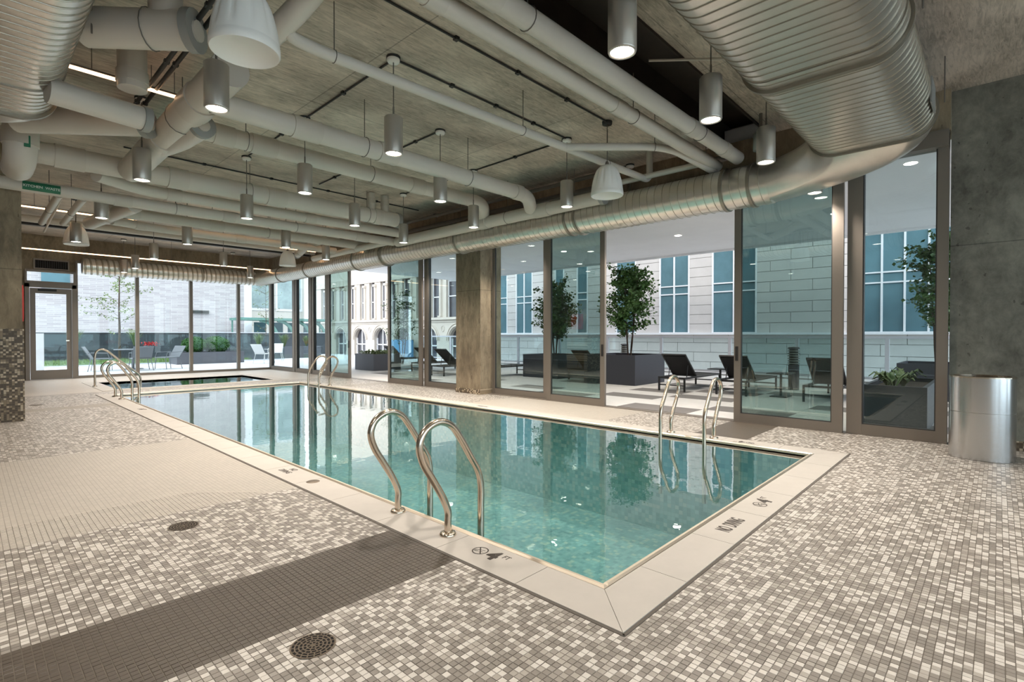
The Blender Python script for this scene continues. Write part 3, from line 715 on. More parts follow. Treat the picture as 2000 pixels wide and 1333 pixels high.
# ------------------------------------------------------------------ pipes
def pipe(label, pts, r, bends=.25, caps=(), couplings=(), hangers=(), mt='pipe', name='pipe', seg=20, group=None):
    t = thing(name, label, 'pipe', tuple(pts[0]), group=group)
    o = Vector(pts[0]); P = [Vector(p) - o for p in pts]
    MB().sweep(fillet(P, bends, 8) if len(P) > 2 else P, r, seg).build('pipe_run', M[mt], t)
    def at(s):
        L_ = 0
        for a, bb in zip(P, P[1:]):
            d = (bb - a).length
            if L_ + d >= s: return a + (bb - a) * ((s - L_) / d), (bb - a).normalized()
            L_ += d
        return P[-1], (P[-1] - P[-2]).normalized()
    for s, wd in couplings:
        p, dr = at(s); MB().cyl(p - dr * wd / 2, p + dr * wd / 2, r * 1.10, seg).build('coupling', M['coupling'], t)
    for e in caps:
        p, dr = (P[-1], (P[-1] - P[-2]).normalized()) if e else (P[0], (P[0] - P[1]).normalized())
        MB().cyl(p - dr * .05, p + dr * .015, r * 1.12, seg).build('end_cap', M['cap'], t)
        MB().cyl(p + dr * .013, p + dr * .03, r * .55, 12).build('plug', M['coupling'], t)
    for s in hangers:
        p, dr = at(s)
        hgo = MB().sweep([(p + dr * .0) + Vector((0, 0, r * 1.08)), p + Vector((0, 0, ZC - o.z - p.z))], .005, 6).build('hanger_rod', M['rod'], t)
        mb = MB(); side = dr.cross(Vector((0, 0, 1))).normalized()
        ring = [p + side * math.cos(a) * r * 1.06 + Vector((0, 0, 1)) * math.sin(a) * r * 1.06 for a in [2 * PI * k / 16 for k in range(17)]]
        mb.sweep(ring, .004, 5, cap=False); mb.build('hanger_ring', M['rod'], t)
    return t
X_, Y_ = 0, 1
pipe('slim pale pipe crossing the ceiling beside the nearest speaker', [(1.70, 3.5, 3.85), (1.68, 3.98, 3.52), (1.95, 3.98, 3.5), (6.95, 3.76, 3.5), (6.95, 3.76, 3.93)], .047, .14, hangers=(1.0, 3.2, 4.8))
pipe('stout white pipe slanting up behind the nearest speaker', [(1.62, 4.25, 3.50), (1.71, 3.75, 3.62), (1.79, 3.15, 3.86)], .085, .2)
pipe('slim pale branch pipe linking two ceiling pipe runs', [(5.0, 3.85, 3.5), (5.85, 2.93, 3.5), (6.95, 2.80, 3.42)], .045, .3, hangers=(1.1,))
pipe('wide pale pipe nearest the dark ceiling recess', [(.2, 2.50, 3.5), (6.85, 2.46, 3.5)], .082, couplings=((2.2, .2), (5.3, .16), (6.2, .14)), hangers=(5.5, 2.6))
pipe('second pale pipe running alongside the dark recess', [(.2, 2.80, 3.5), (7.0, 2.78, 3.5)], .072, couplings=((4.3, .2), (2.0, .15)), hangers=(4.6,))
pipe('pale pipe crossing behind the second row of lamps', [(1.6, 5.36, 3.4), (6.05, 5.36, 3.4), (6.5, 5.7, 3.34)], .105, .3, couplings=((.9, .3), (1.9, .25), (4.2, .15)), hangers=(1.6, 3.2))
pipe('pale pipe parallel to and just behind its neighbour, third across the ceiling', [(1.75, 6.62, 3.56), (6.3, 6.62, 3.54), (6.6, 6.95, 3.4)], .108, .3, couplings=((.35, .22), (.8, .3), (3.1, .25)), hangers=(2.3, .6))
pipe('thick pale pipe run with round end cap near the duct', [(.55, 8.72, 3.5), (5.95, 8.72, 3.5)], .135, caps=(1,), couplings=((.4, .3), (1.6, .25), (3.0, .3), (4.9, .15)), hangers=(2.6, 4.7))
pipe('pale riser dropping into the thick capped pipe, left stub', [(5.35, 8.72, 3.5), (5.35, 8.74, 3.93)], .075, couplings=((.28, .1),))
pipe('pale riser dropping into the thick capped pipe, right stub', [(5.65, 8.72, 3.5), (5.65, 8.74, 3.93)], .075, couplings=((.28, .1),))
pipe('pale pipe under the thick capped pipe', [(1.25, 8.95, 3.4), (1.9, 9.45, 3.42), (6.5, 9.45, 3.42)], .088, .3, couplings=((1.2, .2), (3.4, .2)))
kw = pipe('long pale drain pipe with a green printed label, passing the left column', [(-5, 9.86, 3.3), (6.6, 9.86, 3.3)], .086, couplings=((6.7, .22), (8.2, .2), (10.8, .3)), hangers=(7.4, 9.4, 2.0))
lb = MB()
n = 6
for k in range(n):
    a0, a1 = math.radians(-48 + 14 * k), math.radians(-48 + 14 * (k + 1))
    q = lambda a, x: (x, -math.cos(a) * .088, math.sin(a) * .088)
    lb.add([q(a0, 5.565), q(a0, 5.965), q(a1, 5.965), q(a1, 5.565)], [(0, 1, 2, 3)])
lbo = lb.build('pipe_label', M['green'], kw); tag(lbo, 'green label with white lettering')
an = math.radians(-8)
text('KITCHEN  WASTE', .048, (5.765, -math.cos(an) * .0925, math.sin(an) * .0925), 0, lbo, mt=M['labelink'], tilt=(PI / 2 - .14, 0, 0), bold=.0012)
pipe('pale pipe beyond the labelled drain pipe', [(1.6, 10.9, 3.35), (2.3, 11.35, 3.4), (7.0, 11.35, 3.4)], .095, .35, couplings=((.5, .3), (2.0, .25)), hangers=(3.0,))
pipe('lower pale pipe farther back, behind the strip light', [(1.9, 12.0, 3.35), (2.6, 12.3, 3.36), (6.5, 12.3, 3.36)], .08, .35, couplings=((.5, .2), (2.4, .2)))
pipe('pale pipe far back above the last strip light', [(.4, 14.9, 3.68), (7.2, 14.9, 3.68)], .075)
pipe('grey conduit pipe far back near the far wall', [(.4, 16.3, 3.8), (7.2, 16.3, 3.8)], .05)
tag(MB().box(.0, 7.4, 15.55, 15.68, 3.66, 3.76).build('cable_tray', M['black']), 'black cable tray crossing the far ceiling', 'cable tray')
pipe('big white pipe running lengthwise over the left deck', [(1.62, 4.9, 3.55), (1.6, 6.8, 3.5), (1.58, 8.6, 3.46)], .155, couplings=((.9, .3), (2.1, .12)), hangers=(1.4,))
pipe('white wye branch with grey plug, hanging at the upper left', [(1.62, 7.25, 3.45), (1.70, 6.7, 3.42), (1.74, 6.1, 3.42)], .112, .2, caps=(1,))
pipe('capped fat grey pipe crossing at the top left', [(.66, 5.2, 3.62), (1.27, 4.63, 3.62)], .145, caps=(1,), hangers=(.5,))
pipe('grey riser elbow above the capped pipe, top left', [(1.12, 4.78, 3.64), (1.10, 4.78, 3.93)], .12)
pipe('fat grey pipe below the lit ceiling, upper left', [(.50, 5.88, 3.30), (1.23, 6.0, 3.30)], .108, caps=(1,))
pipe('wide grey pipe at the left, diagonal under its neighbour', [(.40, 7.52, 3.50), (1.37, 6.65, 3.50)], .145, caps=(1,))
pipe('short vertical grey pipe stub beside the glowing strip light', [(1.10, 5.92, 3.93), (1.10, 5.92, 3.52)], .118, couplings=((.3, .1),))
nb = pipe('white pipe elbow dropping at the left edge, with small green tag', [(.46, 8.16, 3.93), (.46, 8.16, 3.26), (.46, 8.75, 3.26)], .15, .2, couplings=((.45, .18),))
MB().box(.02, .075, -.153, -.149, -.58, -.45).build('tag', M['green'], nb)
pipe('slim pale pipe hanging low left of the bell speaker, left one', [(.97, 10.05, 3.28), (1.0, 12.9, 3.3)], .05, hangers=(1.4,))
pipe('slim pale pipe hanging low left of the bell speaker, right one', [(1.25, 10.05, 3.28), (1.28, 12.7, 3.3)], .05, hangers=(1.4,))
pipe('white fat pipe descending above the left bell speaker', [(1.9, 10.1, 3.3), (1.62, 12.3, 3.3)], .11, couplings=((1.3, .2),))
pipe('thin white diagonal brace near the left column', [(1.3, 12.2, 3.90), (1.12, 14.0, 3.3)], .02, seg=8)
pipe('pale pipe alongside the spiral duct, with dark end cap', [(6.6, 4.32, 3.30), (6.6, 9.7, 3.28)], .105, caps=(0,), couplings=((1.2, .3), (2.6, .2)), hangers=(2.0,))
pipe('pale pipe above the far part of the spiral duct', [(6.55, 9.95, 3.32), (6.55, 13.6, 3.30)], .075, couplings=((1.5, .2),))
pipe('short pale wye pipe with capped end near the far duct', [(6.0, 11.9, 3.55), (5.9, 12.7, 3.42), (6.1, 13.6, 3.35)], .085, .3, couplings=((1.4, .1),), caps=(1,))
pipe('slim pale pipe above the spiral duct near the oval duct', [(6.80, 2.9, 3.52), (6.80, 4.2, 3.52)], .04)
pipe('dark slim pipe above the spiral duct, along the wall', [(7.2, 2.7, 3.66), (7.2, 13.0, 3.66)], .045, mt='rod', seg=10)
pipe('upper dark slim pipe above the spiral duct, along the wall', [(7.0, 4.2, 3.80), (7.0, 13.0, 3.80)], .035, mt='rod', seg=10)
pipe('grey rod conduit reaching from a lamp toward the oval duct', [(4.6, 2.5, 3.9), (5.25, 1.75, 3.9)], .014, mt='coupling', seg=8)
t = thing('junction_box', 'round grey junction fitting in the dark recess', 'fitting', (6.75, 2.15, 3.5))
MB().lathe([(0, 0), (.085, 0), (.085, .2), (.05, .23), (0, .23)], seg=20).build('body', M['cap'], t); MB().cyl((0, 0, .22), (0, 0, .45), .02, 8).build('stem', M['rod'], t)

def conduit(label, a, bb, r=.011, nclip=2, grp='dark conduits on the ceiling'):
    t = thing('conduit', label, 'conduit', a, group=grp); d = Vector(bb) - Vector(a)
    MB().sweep([(0, 0, 0), d], r, 8).build('tube', M['black'], t)
    for k in range(nclip):
        p = d * ((k + 1) / (nclip + 1)); MB().box(p.x - .022, p.x + .022, p.y - .022, p.y + .022, p.z - .016, p.z + .018).build('clip', M['black'], t)
zq = ZC - .016
conduit('long dark conduit ending at the middle bell speaker', (.6, 3.62, zq), (5.62, 3.64, zq), nclip=5)
conduit('dark conduit joining two lamps of the second row', (2.98, 4.34, zq), (5.7, 4.36, zq), nclip=3)
conduit('dark conduit running lengthwise from second row lamp to third row lamp, left', (2.92, 4.42, zq), (2.95, 6.3, zq), nclip=1)
conduit('dark conduit running lengthwise between rows two and three, right', (5.77, 4.46, zq), (5.79, 6.3, zq), nclip=1)
conduit('short dark conduit at the mid pool lamp', (4.36, 5.5, zq), (4.37, 6.45, zq), nclip=1)
conduit('dark conduit reaching the left third row lamp from behind', (2.96, 6.45, zq), (2.97, 8.3, zq), nclip=2)
conduit('dark conduit reaching the right fifth row lamp', (5.82, 6.9, zq), (5.82, 8.3, zq), nclip=1)
conduit('dark conduit beyond the mid pool lamp', (4.38, 7.75, zq), (4.40, 8.9, zq), nclip=1)
conduit('dark conduit far back linking the last lamps', (3.2, 16.85, zq), (6.0, 16.9, zq), nclip=2)
conduit('pair of dark conduits along the big white pipe, right one', (1.36, 3.2, 3.72), (1.36, 7.9, 3.72), r=.02, nclip=3)
conduit('pair of dark conduits along the big white pipe, left one', (1.29, 3.2, 3.72), (1.29, 7.9, 3.72), r=.02, nclip=3)
conduit('dark conduit across the ceiling behind the fourth row', (1.6, 9.2, zq), (6.8, 9.2, zq), nclip=4)
conduit('dark conduit beside the middle strip light', (1.8, 11.0, 3.62), (6.6, 11.0, 3.62), nclip=4)
tag(MB().lathe([(0, ZC - .01), (.05, ZC - .012), (.055, ZC)], (2.78, 4.72, 0), 20).build('smoke_detector', M['white']), 'small white disc on the ceiling between lamps', 'detector')

# ------------------------------------------------------------------ strip lights
def strip(label, x0, x1, y, z):
    t = thing('strip_light', label, 'strip light', (x0, y, z), group='warm linear strip lights')
    MB().box(0, x1 - x0, -.014, .014, -.012, .012).build('diffuser', M['strip'], t)
    MB().box(0, x1 - x0, -.02, .02, .012, .03).build('profile', M['rod'], t)
    nh = max(2, int((x1 - x0) / 1.8))
    for k in range(nh):
        x = (x1 - x0) * (k + .5) / nh; MB().cyl((x, 0, .03), (x, 0, ZC - z), .004, 6).build('hanger_rod', M['rod'], t)
strip('warm glowing strip light near the far wall, longest one', .9, 7.25, 17.2, 3.33)
strip('warm glowing strip light over mid pool, left length', 3.0, 5.35, 12.0, 3.66)
strip('warm glowing strip light over mid pool, right length', 5.65, 7.1, 12.0, 3.66)
strip('warm glowing strip light behind the left column', .4, 2.5, 13.2, 3.62)
strip('warm glowing strip light at the top left, left length', .3, 1.03, 6.25, 3.7)
strip('warm glowing strip light at the top left, right length', 1.22, 1.62, 6.25, 3.7)
strip('short glowing strip light behind the far pipes', 5.9, 6.9, 14.2, 3.6)

# ------------------------------------------------------------------ ducts
def spiral(parent, axis_pts, r, pitch=.105, seg=40, rib=.005, wd=.010):
    """smooth tube plus one helical lock seam wound round it"""
    a, bb = Vector(axis_pts[0]), Vector(axis_pts[1]); L_ = (bb - a).length; d = (bb - a) / L_
    MB().sweep([a, bb], r, seg).build('duct_section', M['duct'], parent)
    u = Vector((0, 0, 1)); v = d.cross(u).normalized(); n_ = int(L_ / pitch * 28); vs = []
    for k in range(n_ + 1):
        th = 2 * PI * k / 28; s_ = min(L_ - .02, .01 + pitch * k / 28)
        rd = u * math.cos(th) + v * math.sin(th); c = a + d * s_
        vs += [c + rd * (r - .001) - d * wd / 2, c + rd * (r + rib) - d * wd / 4, c + rd * (r + rib) + d * wd / 4, c + rd * (r - .001) + d * wd / 2]
    fs = [(k * 4 + q, k * 4 + q + 1, (k + 1) * 4 + q + 1, (k + 1) * 4 + q) for k in range(n_) for q in range(3)]
    MB().add(vs, fs, False).build('lock_seam', M['lockseam'], parent)
t = thing('spiral_duct', 'long round galvanised spiral duct running above the sliding glass', 'duct', (0, 0, 0))
DX, DZ = 6.93, 3.13
segs = [(2.06, 4.95, .262), (4.95, 7.9, .25), (7.9, 10.6, .238), (10.6, 11.85, .255), (11.85, 18.2, .225)]
for k, (y0, y1, r) in enumerate(segs):
    spiral(t, [(DX, y0, DZ), (DX, y1, DZ)], r, pitch=.115)
for y, r in ((2.28, .262), (4.95, .262), (5.15, .25), (7.9, .25), (10.6, .255), (11.85, .255), (2.62, .262), (14.6, .225), (16.5, .225)):
    MB().cyl((DX, y - .02, DZ), (DX, y + .02, DZ), r + .018, 40).build('collar', M['seam'], t)
for y in (2.9, 5.1, 7.95, 10.65, 14.6):
    MB().cyl((DX - .02, y, DZ + .2), (DX - .02, y, ZC), .005, 6).build('hanger_rod', M['rod'], t)
t2 = thing('spiral_duct', 'round corrugated spiral duct running along the far wall above the windows', 'duct')
spiral(t2, [(2.25, 18.45, 3.14), (7.1, 18.45, 3.14)], .22, pitch=.13, rib=.016, wd=.05)
for x in (3.2, 5.2): MB().cyl((x - .02, 18.45, 3.14), (x + .02, 18.45, 3.14), .24, 32).build('collar', M['seam'], t2)
MB().cyl((DX, 18.2, DZ), (DX, 18.45, DZ), .225, 32).build('elbow', M['duct'], t2)
# flat-oval ducts
def oval_loop(w, hh, n=56):
    """w,h full size; returns loop of (a,b): stadium"""
    r = hh / 2; st = (w - hh) / 2; out = []
    for k in range(n // 2): a = -PI / 2 + PI * k / (n // 2 - 1); out.append((st + r * math.cos(a), r * math.sin(a)))
    for k in range(n // 2): a = PI / 2 + PI * k / (n // 2 - 1); out.append((-st + r * math.cos(a), r * math.sin(a)))
    return out
def oval_duct(parent, axis, s0, s1, c, cz, w, hh, pitch=.105, rib=.006, wd=.012):
    base = oval_loop(w, hh); n = len(base)
    def P(s_, a, bb): return (s_, c + a, cz + bb) if axis == 'X' else (c + a, s_, cz + bb)
    vs = [P(s_, a, bb) for s_ in (s0, s1) for a, bb in base]
    mb = MB().add(vs, [(k, (k + 1) % n, n + (k + 1) % n, n + k) for k in range(n)], True)
    mb.add(vs[:n], [tuple(range(n))]); mb.add(vs[n:], [tuple(range(n))]); mb.build('duct_section', M['duct'], parent)
    nrm = []
    for a, bb in base:
        cx_ = max(-(w - hh) / 2, min((w - hh) / 2, a)); k = math.hypot(a - cx_, bb) or 1; nrm.append(((a - cx_) / k, bb / k))
    turns = int((s1 - s0) / pitch); vs = []
    for q in range(turns * n):
        a, bb = base[q % n]; na, nb_ = nrm[q % n]; s_ = s0 + .01 + pitch * q / n
        for e, o in ((-.001, -wd / 2), (rib, -wd / 4), (rib, wd / 4), (-.001, wd / 2)): vs.append(P(s_ + o, a + na * e, bb + nb_ * e))
    fs = [(k * 4 + q, k * 4 + q + 1, (k + 1) * 4 + q + 1, (k + 1) * 4 + q) for k in range(turns * n - 1) for q in range(3)]
    MB().add(vs, fs, False).build('lock_seam', M['lockseam'], parent)
def oval_ring(axis, s, wd, c, cz, w, hh, e=.03):
    base = oval_loop(w + 2 * e, hh + 2 * e); inn = oval_loop(w - .01, hh - .01); n = len(base); vs = []
    for ss, lp in ((s - wd / 2, inn), (s - wd / 2, base), (s + wd / 2, base), (s + wd / 2, inn)):
        for a, bb in lp: vs.append((ss, c + a, cz + bb) if axis == 'X' else (c + a, ss, cz + bb))
    fs = [(j * n + k, j * n + (k + 1) % n, (j + 1) * n + (k + 1) % n, (j + 1) * n + k) for j in range(3) for k in range(n)]
    return MB().add(vs, fs, False)
OC, OZ, OW, OH = 1.035, 3.50, 1.13, .50
t = thing('oval_duct', 'wide flat-oval galvanised duct crossing the upper right, turning into the round duct', 'duct')
oval_duct(t, 'X', .5, 4.62, OC, OZ, OW, OH)
oval_duct(t, 'X', 4.62, 6.72, OC, OZ, OW, OH)
oval_ring('X', 4.62, .05, OC, OZ, OW, OH, .03).build('flange', M['seam'], t)
oval_ring('X', 4.42, .012, OC, OZ, OW, OH, .008).build('seam_band', M['seam'], t)
oval_ring('X', 6.72, .03, OC, OZ, OW, OH, .024).build('flange', M['seam'], t)
# transition: oval end turns the corner into the round duct
base = oval_loop(OW, OH); n = len(base); NS = 12; vs = []
RR = .262; YE = 2.08
for j in range(NS + 1):
    u = j / NS
    for a, bb in base:
        p0 = Vector((6.73, OC + a, OZ + bb))
        ang = math.atan2(bb / (OH / 2), a / (OW / 2))
        p1 = Vector((DX - RR * math.cos(ang), YE, DZ + RR * math.sin(ang)))
        pc = Vector((p1.x, p0.y, p0.z * .35 + p1.z * .65))
        vs.append(p0 * (1 - u) ** 2 + pc * 2 * u * (1 - u) + p1 * u * u)
MB().add(vs, [(j * n + k, j * n + (k + 1) % n, (j + 1) * n + (k + 1) % n, (j + 1) * n + k) for j in range(NS) for k in range(n)], True).build('transition', M['duct'], t)
MB().box(6.15, 6.5, .462, .475, 3.38, 3.62).build('access_panel', M['cap'], t)
for x in (4.6, 6.6):
    for y in (.40, 1.66): MB().cyl((x, y, OZ), (x, y, ZC), .006, 6).build('hanger_rod', M['rod'], t)
t = thing('oval_duct', 'wide flat-oval galvanised duct at the top left corner, running lengthwise', 'duct')
oval_duct(t, 'Y', 1.0, 6.0, .0, 3.56, 1.26, .52)
oval_duct(t, 'Y', 6.0, 6.75, .0, 3.56, 1.26, .52)
oval_ring('Y', 6.0, .014, .0, 3.56, 1.26, .52, .012).build('seam_band', M['seam'], t)
oval_ring('Y', 6.76, .05, .0, 3.56, 1.26, .52, .03).build('flange', M['seam'], t)
base = oval_loop(1.24, .50); n = len(base); vs = []
for j in range(11):
    u = j / 10 * PI / 2
    for a, bb in base:
        rr = .72 + a; vs.append((-.72 + rr * math.cos(u), 6.78 + rr * math.sin(u) * .55, 3.54 + bb))
MB().add(vs, [(j * n + k, j * n + (k + 1) % n, (j + 1) * n + (k + 1) % n, (j + 1) * n + k) for j in range(10) for k in range(n)], True).build('elbow', M['duct'], t)
for y in (2.0, 5.0):
    MB().cyl((.68, y, 3.5), (.68, y, ZC), .006, 6).build('hanger_rod', M['rod'], t)

# ------------------------------------------------------------------ terrace
XR = 16.0
ter = tag(MB().box(XG + .1, XR + .4, -6, 20.5, -.25, -.012).build('terrace_slab', M['joint']), 'terrace floor slab outside', None, None, 'structure')
PLX, PLY = .62, 1.24
dark = {(0, 3), (1, 2), (3, 3), (2, 4), (4, 4), (1, 5), (5, 3), (3, 1), (6, 2), (4, 0), (2, 6), (5, 6), (7, 4), (0, 6), (6, 8), (3, 8), (1, 9), (4, 10), (7, 7), (2, 11), (5, 12), (8, 3), (8, 6), (1, 0), (6, 0), (9, 1), (9, 5)}
pm = MB().bbox(.003, PLX - .003, .003, PLY - .003, -.05, 0, .003).mesh('paver'); pm.materials.append(M['paver'])
pmd = MB().bbox(.003, PLX - .003, .003, PLY - .003, -.05, 0, .003).mesh('paver_dark'); pmd.materials.append(M['paverdark'])
for i in range(13):
    for j in range(-1, 16):
        o = link('paver', pmd if (i, j) in dark else pm, ter, (XG + .13 + i * PLX, -.2 + j * PLY, 0))
sof = tag(MB().box(XG + .1, XR + .1, -6, YF + .2, 3.86, 4.2).box(XR + .0, XR + .1, -6, YF + .2, 3.80, 3.86).build('terrace_soffit', M['soffit']), 'white soffit over the terrace', None, None, 'structure')
# the floors above: mass that shades the terrace and the room
tag(MB().box(-5.4, XR + .1, -6, YF + .3, 4.46, 9.0).build('upper_floors', M['plaster']), 'storeys above the pool room', None, None, 'structure')
# recessed downlights in the soffit
dl = bpy.data.lights.new('soffit_light', 'SPOT'); dl.energy = 110; dl.spot_size = math.radians(110); dl.spot_blend = .8; dl.color = (1, .9, .75)
for k, (x, y) in enumerate(((10.0, 1.0), (10.0, 4.5), (10.0, 8.0), (10.0, 12.0), (13.0, 2.6), (13.0, 6.2), (13.0, 10))):
    o = tag(MB().lathe([(0, 3.853), (.07, 3.853), (.085, 3.858)], (x, y, 0), 20).build('downlight', M['glow']), 'round downlight in the white terrace soffit, %s of the set from the right' % ordn(k), 'lamp', 'terrace soffit downlights')
    s = bpy.data.objects.new('soffit_light', dl); COL.objects.link(s); s.parent = o; s.location = (x, y, 3.83)
# railing
rl = thing('terrace_railing', 'pale metal terrace railing with clear glass infill panels', 'railing', (XR, 0, 0))
ypos = [-4.5, -2.3, -.1, 2.04, 4.1, 5.95, 8.2, 10.3, 12.5, 14.7, 16.9, 19.1, 21.3]
MB().box(-.05, .05, -5.5, 21.3, 1.13, 1.19).build('top_rail', M['railpaint'], rl)
MB().box(-.02, .02, -5.5, 21.3, .10, .14).build('bottom_rail', M['railpaint'], rl)
for y in ypos: MB().box(-.035, .035, y - .045, y + .045, 0, 1.13).build('post', M['railpaint'], rl)
for a, bb in zip(ypos, ypos[1:]): MB().box(-.005, .005, a + .05, bb - .05, .14, 1.13).build('glass_pane', M['glass_rail'], rl)

# planters
def planter(label, x0, x1, y0, y1, hh, mt='planter', soilz=.06):
    t = thing('planter_box', label, 'planter', (x0, y0, 0)); dx, dy = x1 - x0, y1 - y0; w_ = .05
    mb = MB(); mb.box(0, dx, 0, w_, 0, hh).box(0, dx, dy - w_, dy, 0, hh).box(0, w_, w_, dy - w_, 0, hh).box(dx - w_, dx, w_, dy - w_, 0, hh)
    mb.build('box_wall', M[mt], t); MB().box(w_, dx - w_, w_, dy - w_, .02, hh - soilz).build('soil', M['soil'], t); return t
planter('large square charcoal planter holding a tree beside the first lounger', 11.0, 12.5, 6.32, 7.8, .73)
planter('square charcoal planter holding the tree behind the double glass doors', 11.3, 12.6, 8.9, 10.2, .66)
planter('long charcoal planter with striped hostas behind the right window', 8.25, 10.1, .64, 1.32, .56)
planter('dark planter farther back behind the hosta planter', 12.3, 13.6, .15, 1.42, .68)
planter('dark square planter with low plants in the far terrace opening', 9.5, 10.6, 15.4, 16.6, .57, 'planter2')

def leafmesh(mb, c, size, rnd):
    d = Vector((rnd.uniform(-1, 1), rnd.uniform(-1, 1), rnd.uniform(-.7, .35))).normalized()
    s = d.cross(Vector((rnd.uniform(-1, 1), rnd.uniform(-1, 1), rnd.uniform(-1, 1)))).normalized()
    up = d.cross(s); w_ = size * .38
    v = [c, c + d * size * .5 + s * w_ + up * size * .06, c + d * size, c + d * size * .5 - s * w_ + up * size * .06, c + d * size * .5]
    mb.add(v, [(0, 1, 4), (1, 2, 4), (4, 2, 3), (0, 4, 3)])
def tree(label, x, y, z0, zc, z1, rx, nleaf, seed, leafsz=.085, stems=4, mt='leaf', name='potted_tree', tr=.02):
    rnd = random.Random(seed); t = thing(name, label, 'tree', (x, y, z0)); lv = MB(); H_ = z1 - z0; ends = []
    for k in range(stems):
        a = 2 * PI * k / stems + rnd.uniform(-.4, .4); lean = rnd.uniform(.05, .15) if stems > 1 else .0; p = Vector((math.cos(a) * .04, math.sin(a) * .04, 0)); pts = [p.copy()]; n_ = 6
        for q in range(n_):
            p = p + Vector((math.cos(a) * lean * H_ / n_ * (1 - q * .08) + rnd.uniform(-.02, .02), math.sin(a) * lean * H_ / n_ + rnd.uniform(-.02, .02), H_ * .92 / n_)); pts.append(p.copy())
        MB().sweep(pts, .02, 7, rad=[tr * (1 - .8 * i / n_) for i in range(n_ + 1)]).build('trunk', M['bark'], t)
        for _ in range(26 if stems > 1 else 34):
            f_ = rnd.uniform(.27, 1.0); qf = f_ * n_; q = min(int(qf), n_ - 1); st = pts[q] + (pts[q + 1] - pts[q]) * (qf - q)
            wdt = math.sin(PI * min(1, max(.12, (f_ - .12) / .95))) ** .6
            aa = rnd.uniform(0, 2 * PI); ln = rx * rnd.uniform(.3, 1.0) * wdt
            e = st + Vector((math.cos(aa) * ln, math.sin(aa) * ln, rnd.uniform(-.02, .30) * rx / .7))
            if math.hypot(e.x, e.y) > rx * 1.1: e.x *= .75; e.y *= .75
            ends.append((st, e))
    br = MB()
    for a_, e in ends: br.sweep([a_, (a_ + e) / 2 + Vector((0, 0, .03)), e], .004, 4, rad=[.007, .005, .002])
    tag(br.build('twigs', M['bark'], t), kind='stuff')
    zlo = (zc - z0)
    for _ in range(nleaf):
        a_, e = rnd.choice(ends); u = rnd.uniform(.25, 1.08); c_ = a_ + (e - a_) * u + Vector((rnd.gauss(0, .055), rnd.gauss(0, .055), rnd.gauss(0, .05)))
        if c_.z < zlo and rnd.random() < .6: continue
        leafmesh(lv, c_, leafsz * rnd.uniform(.6, 1.2), rnd)
    tag(lv.build('foliage', M[mt], t), kind='stuff'); return t
tree('multi stemmed small leafy tree in the large planter by the loungers', 11.65, 6.85, .67, 1.2, 3.0, .70, 5200, 3)
tree('dark leafy tree seen through the closed double glass doors', 12.0, 9.55, .60, 1.1, 2.85, .72, 4800, 5)
tree('leafy tree behind the right window, half hidden by its frame', 12.75, .82, .62, 1.3, 3.15, .58, 4200, 8)
tree('slim airy tree on the terrace behind the far sliding door', 12.6, 18.2, .0, 1.2, 3.1, .75, 1500, 11, .07, 3)
# hostas
rnd = random.Random(4); t = thing('hosta_plants', 'pale striped hosta leaves filling the long planter', 'plant', (8.3, .7, .50))
for k in range(60):
    cx_, cy_ = rnd.choice([(.2, .3), (.6, .25), (1.0, .32), (1.45, .3), (.4, .4)]); a = rnd.uniform(0, 2 * PI); ln = rnd.uniform(.16, .30); up = rnd.uniform(.12, .24); w_ = ln * .26
    mb = MB(); rows_ = []
    for q, (s_, z_, ww) in enumerate(((0, 0, .1), (.35, .7, .8), (.7, 1.0, 1.0), (1.0, .75, .1))):
        p = Vector((cx_ + math.cos(a) * ln * s_, cy_ + math.sin(a) * ln * s_ * .8, up * z_)); sd = Vector((-math.sin(a), math.cos(a), 0)) * w_ * ww * .5
        rows_ += [p - sd, p + Vector((0, 0, -.012)), p + sd]
    mb.add(rows_, [(i * 3 + j, i * 3 + j + 1, (i + 1) * 3 + j + 1, (i + 1) * 3 + j) for i in range(3) for j in range(2)], True)
    mb.build('leaf', M['hosta' if k % 2 else 'leafpale'], t)
lp = MB(); rnd = random.Random(9)
for _ in range(500): leafmesh(lp, Vector((9.6 + rnd.random() * .9, 15.5 + rnd.random(), .52 + rnd.random() * .16)), .09, rnd)
tag(lp.build('ground_cover', M['leafpale']), 'low pale leafy plants in the far terrace planter', 'plant', kind='stuff')

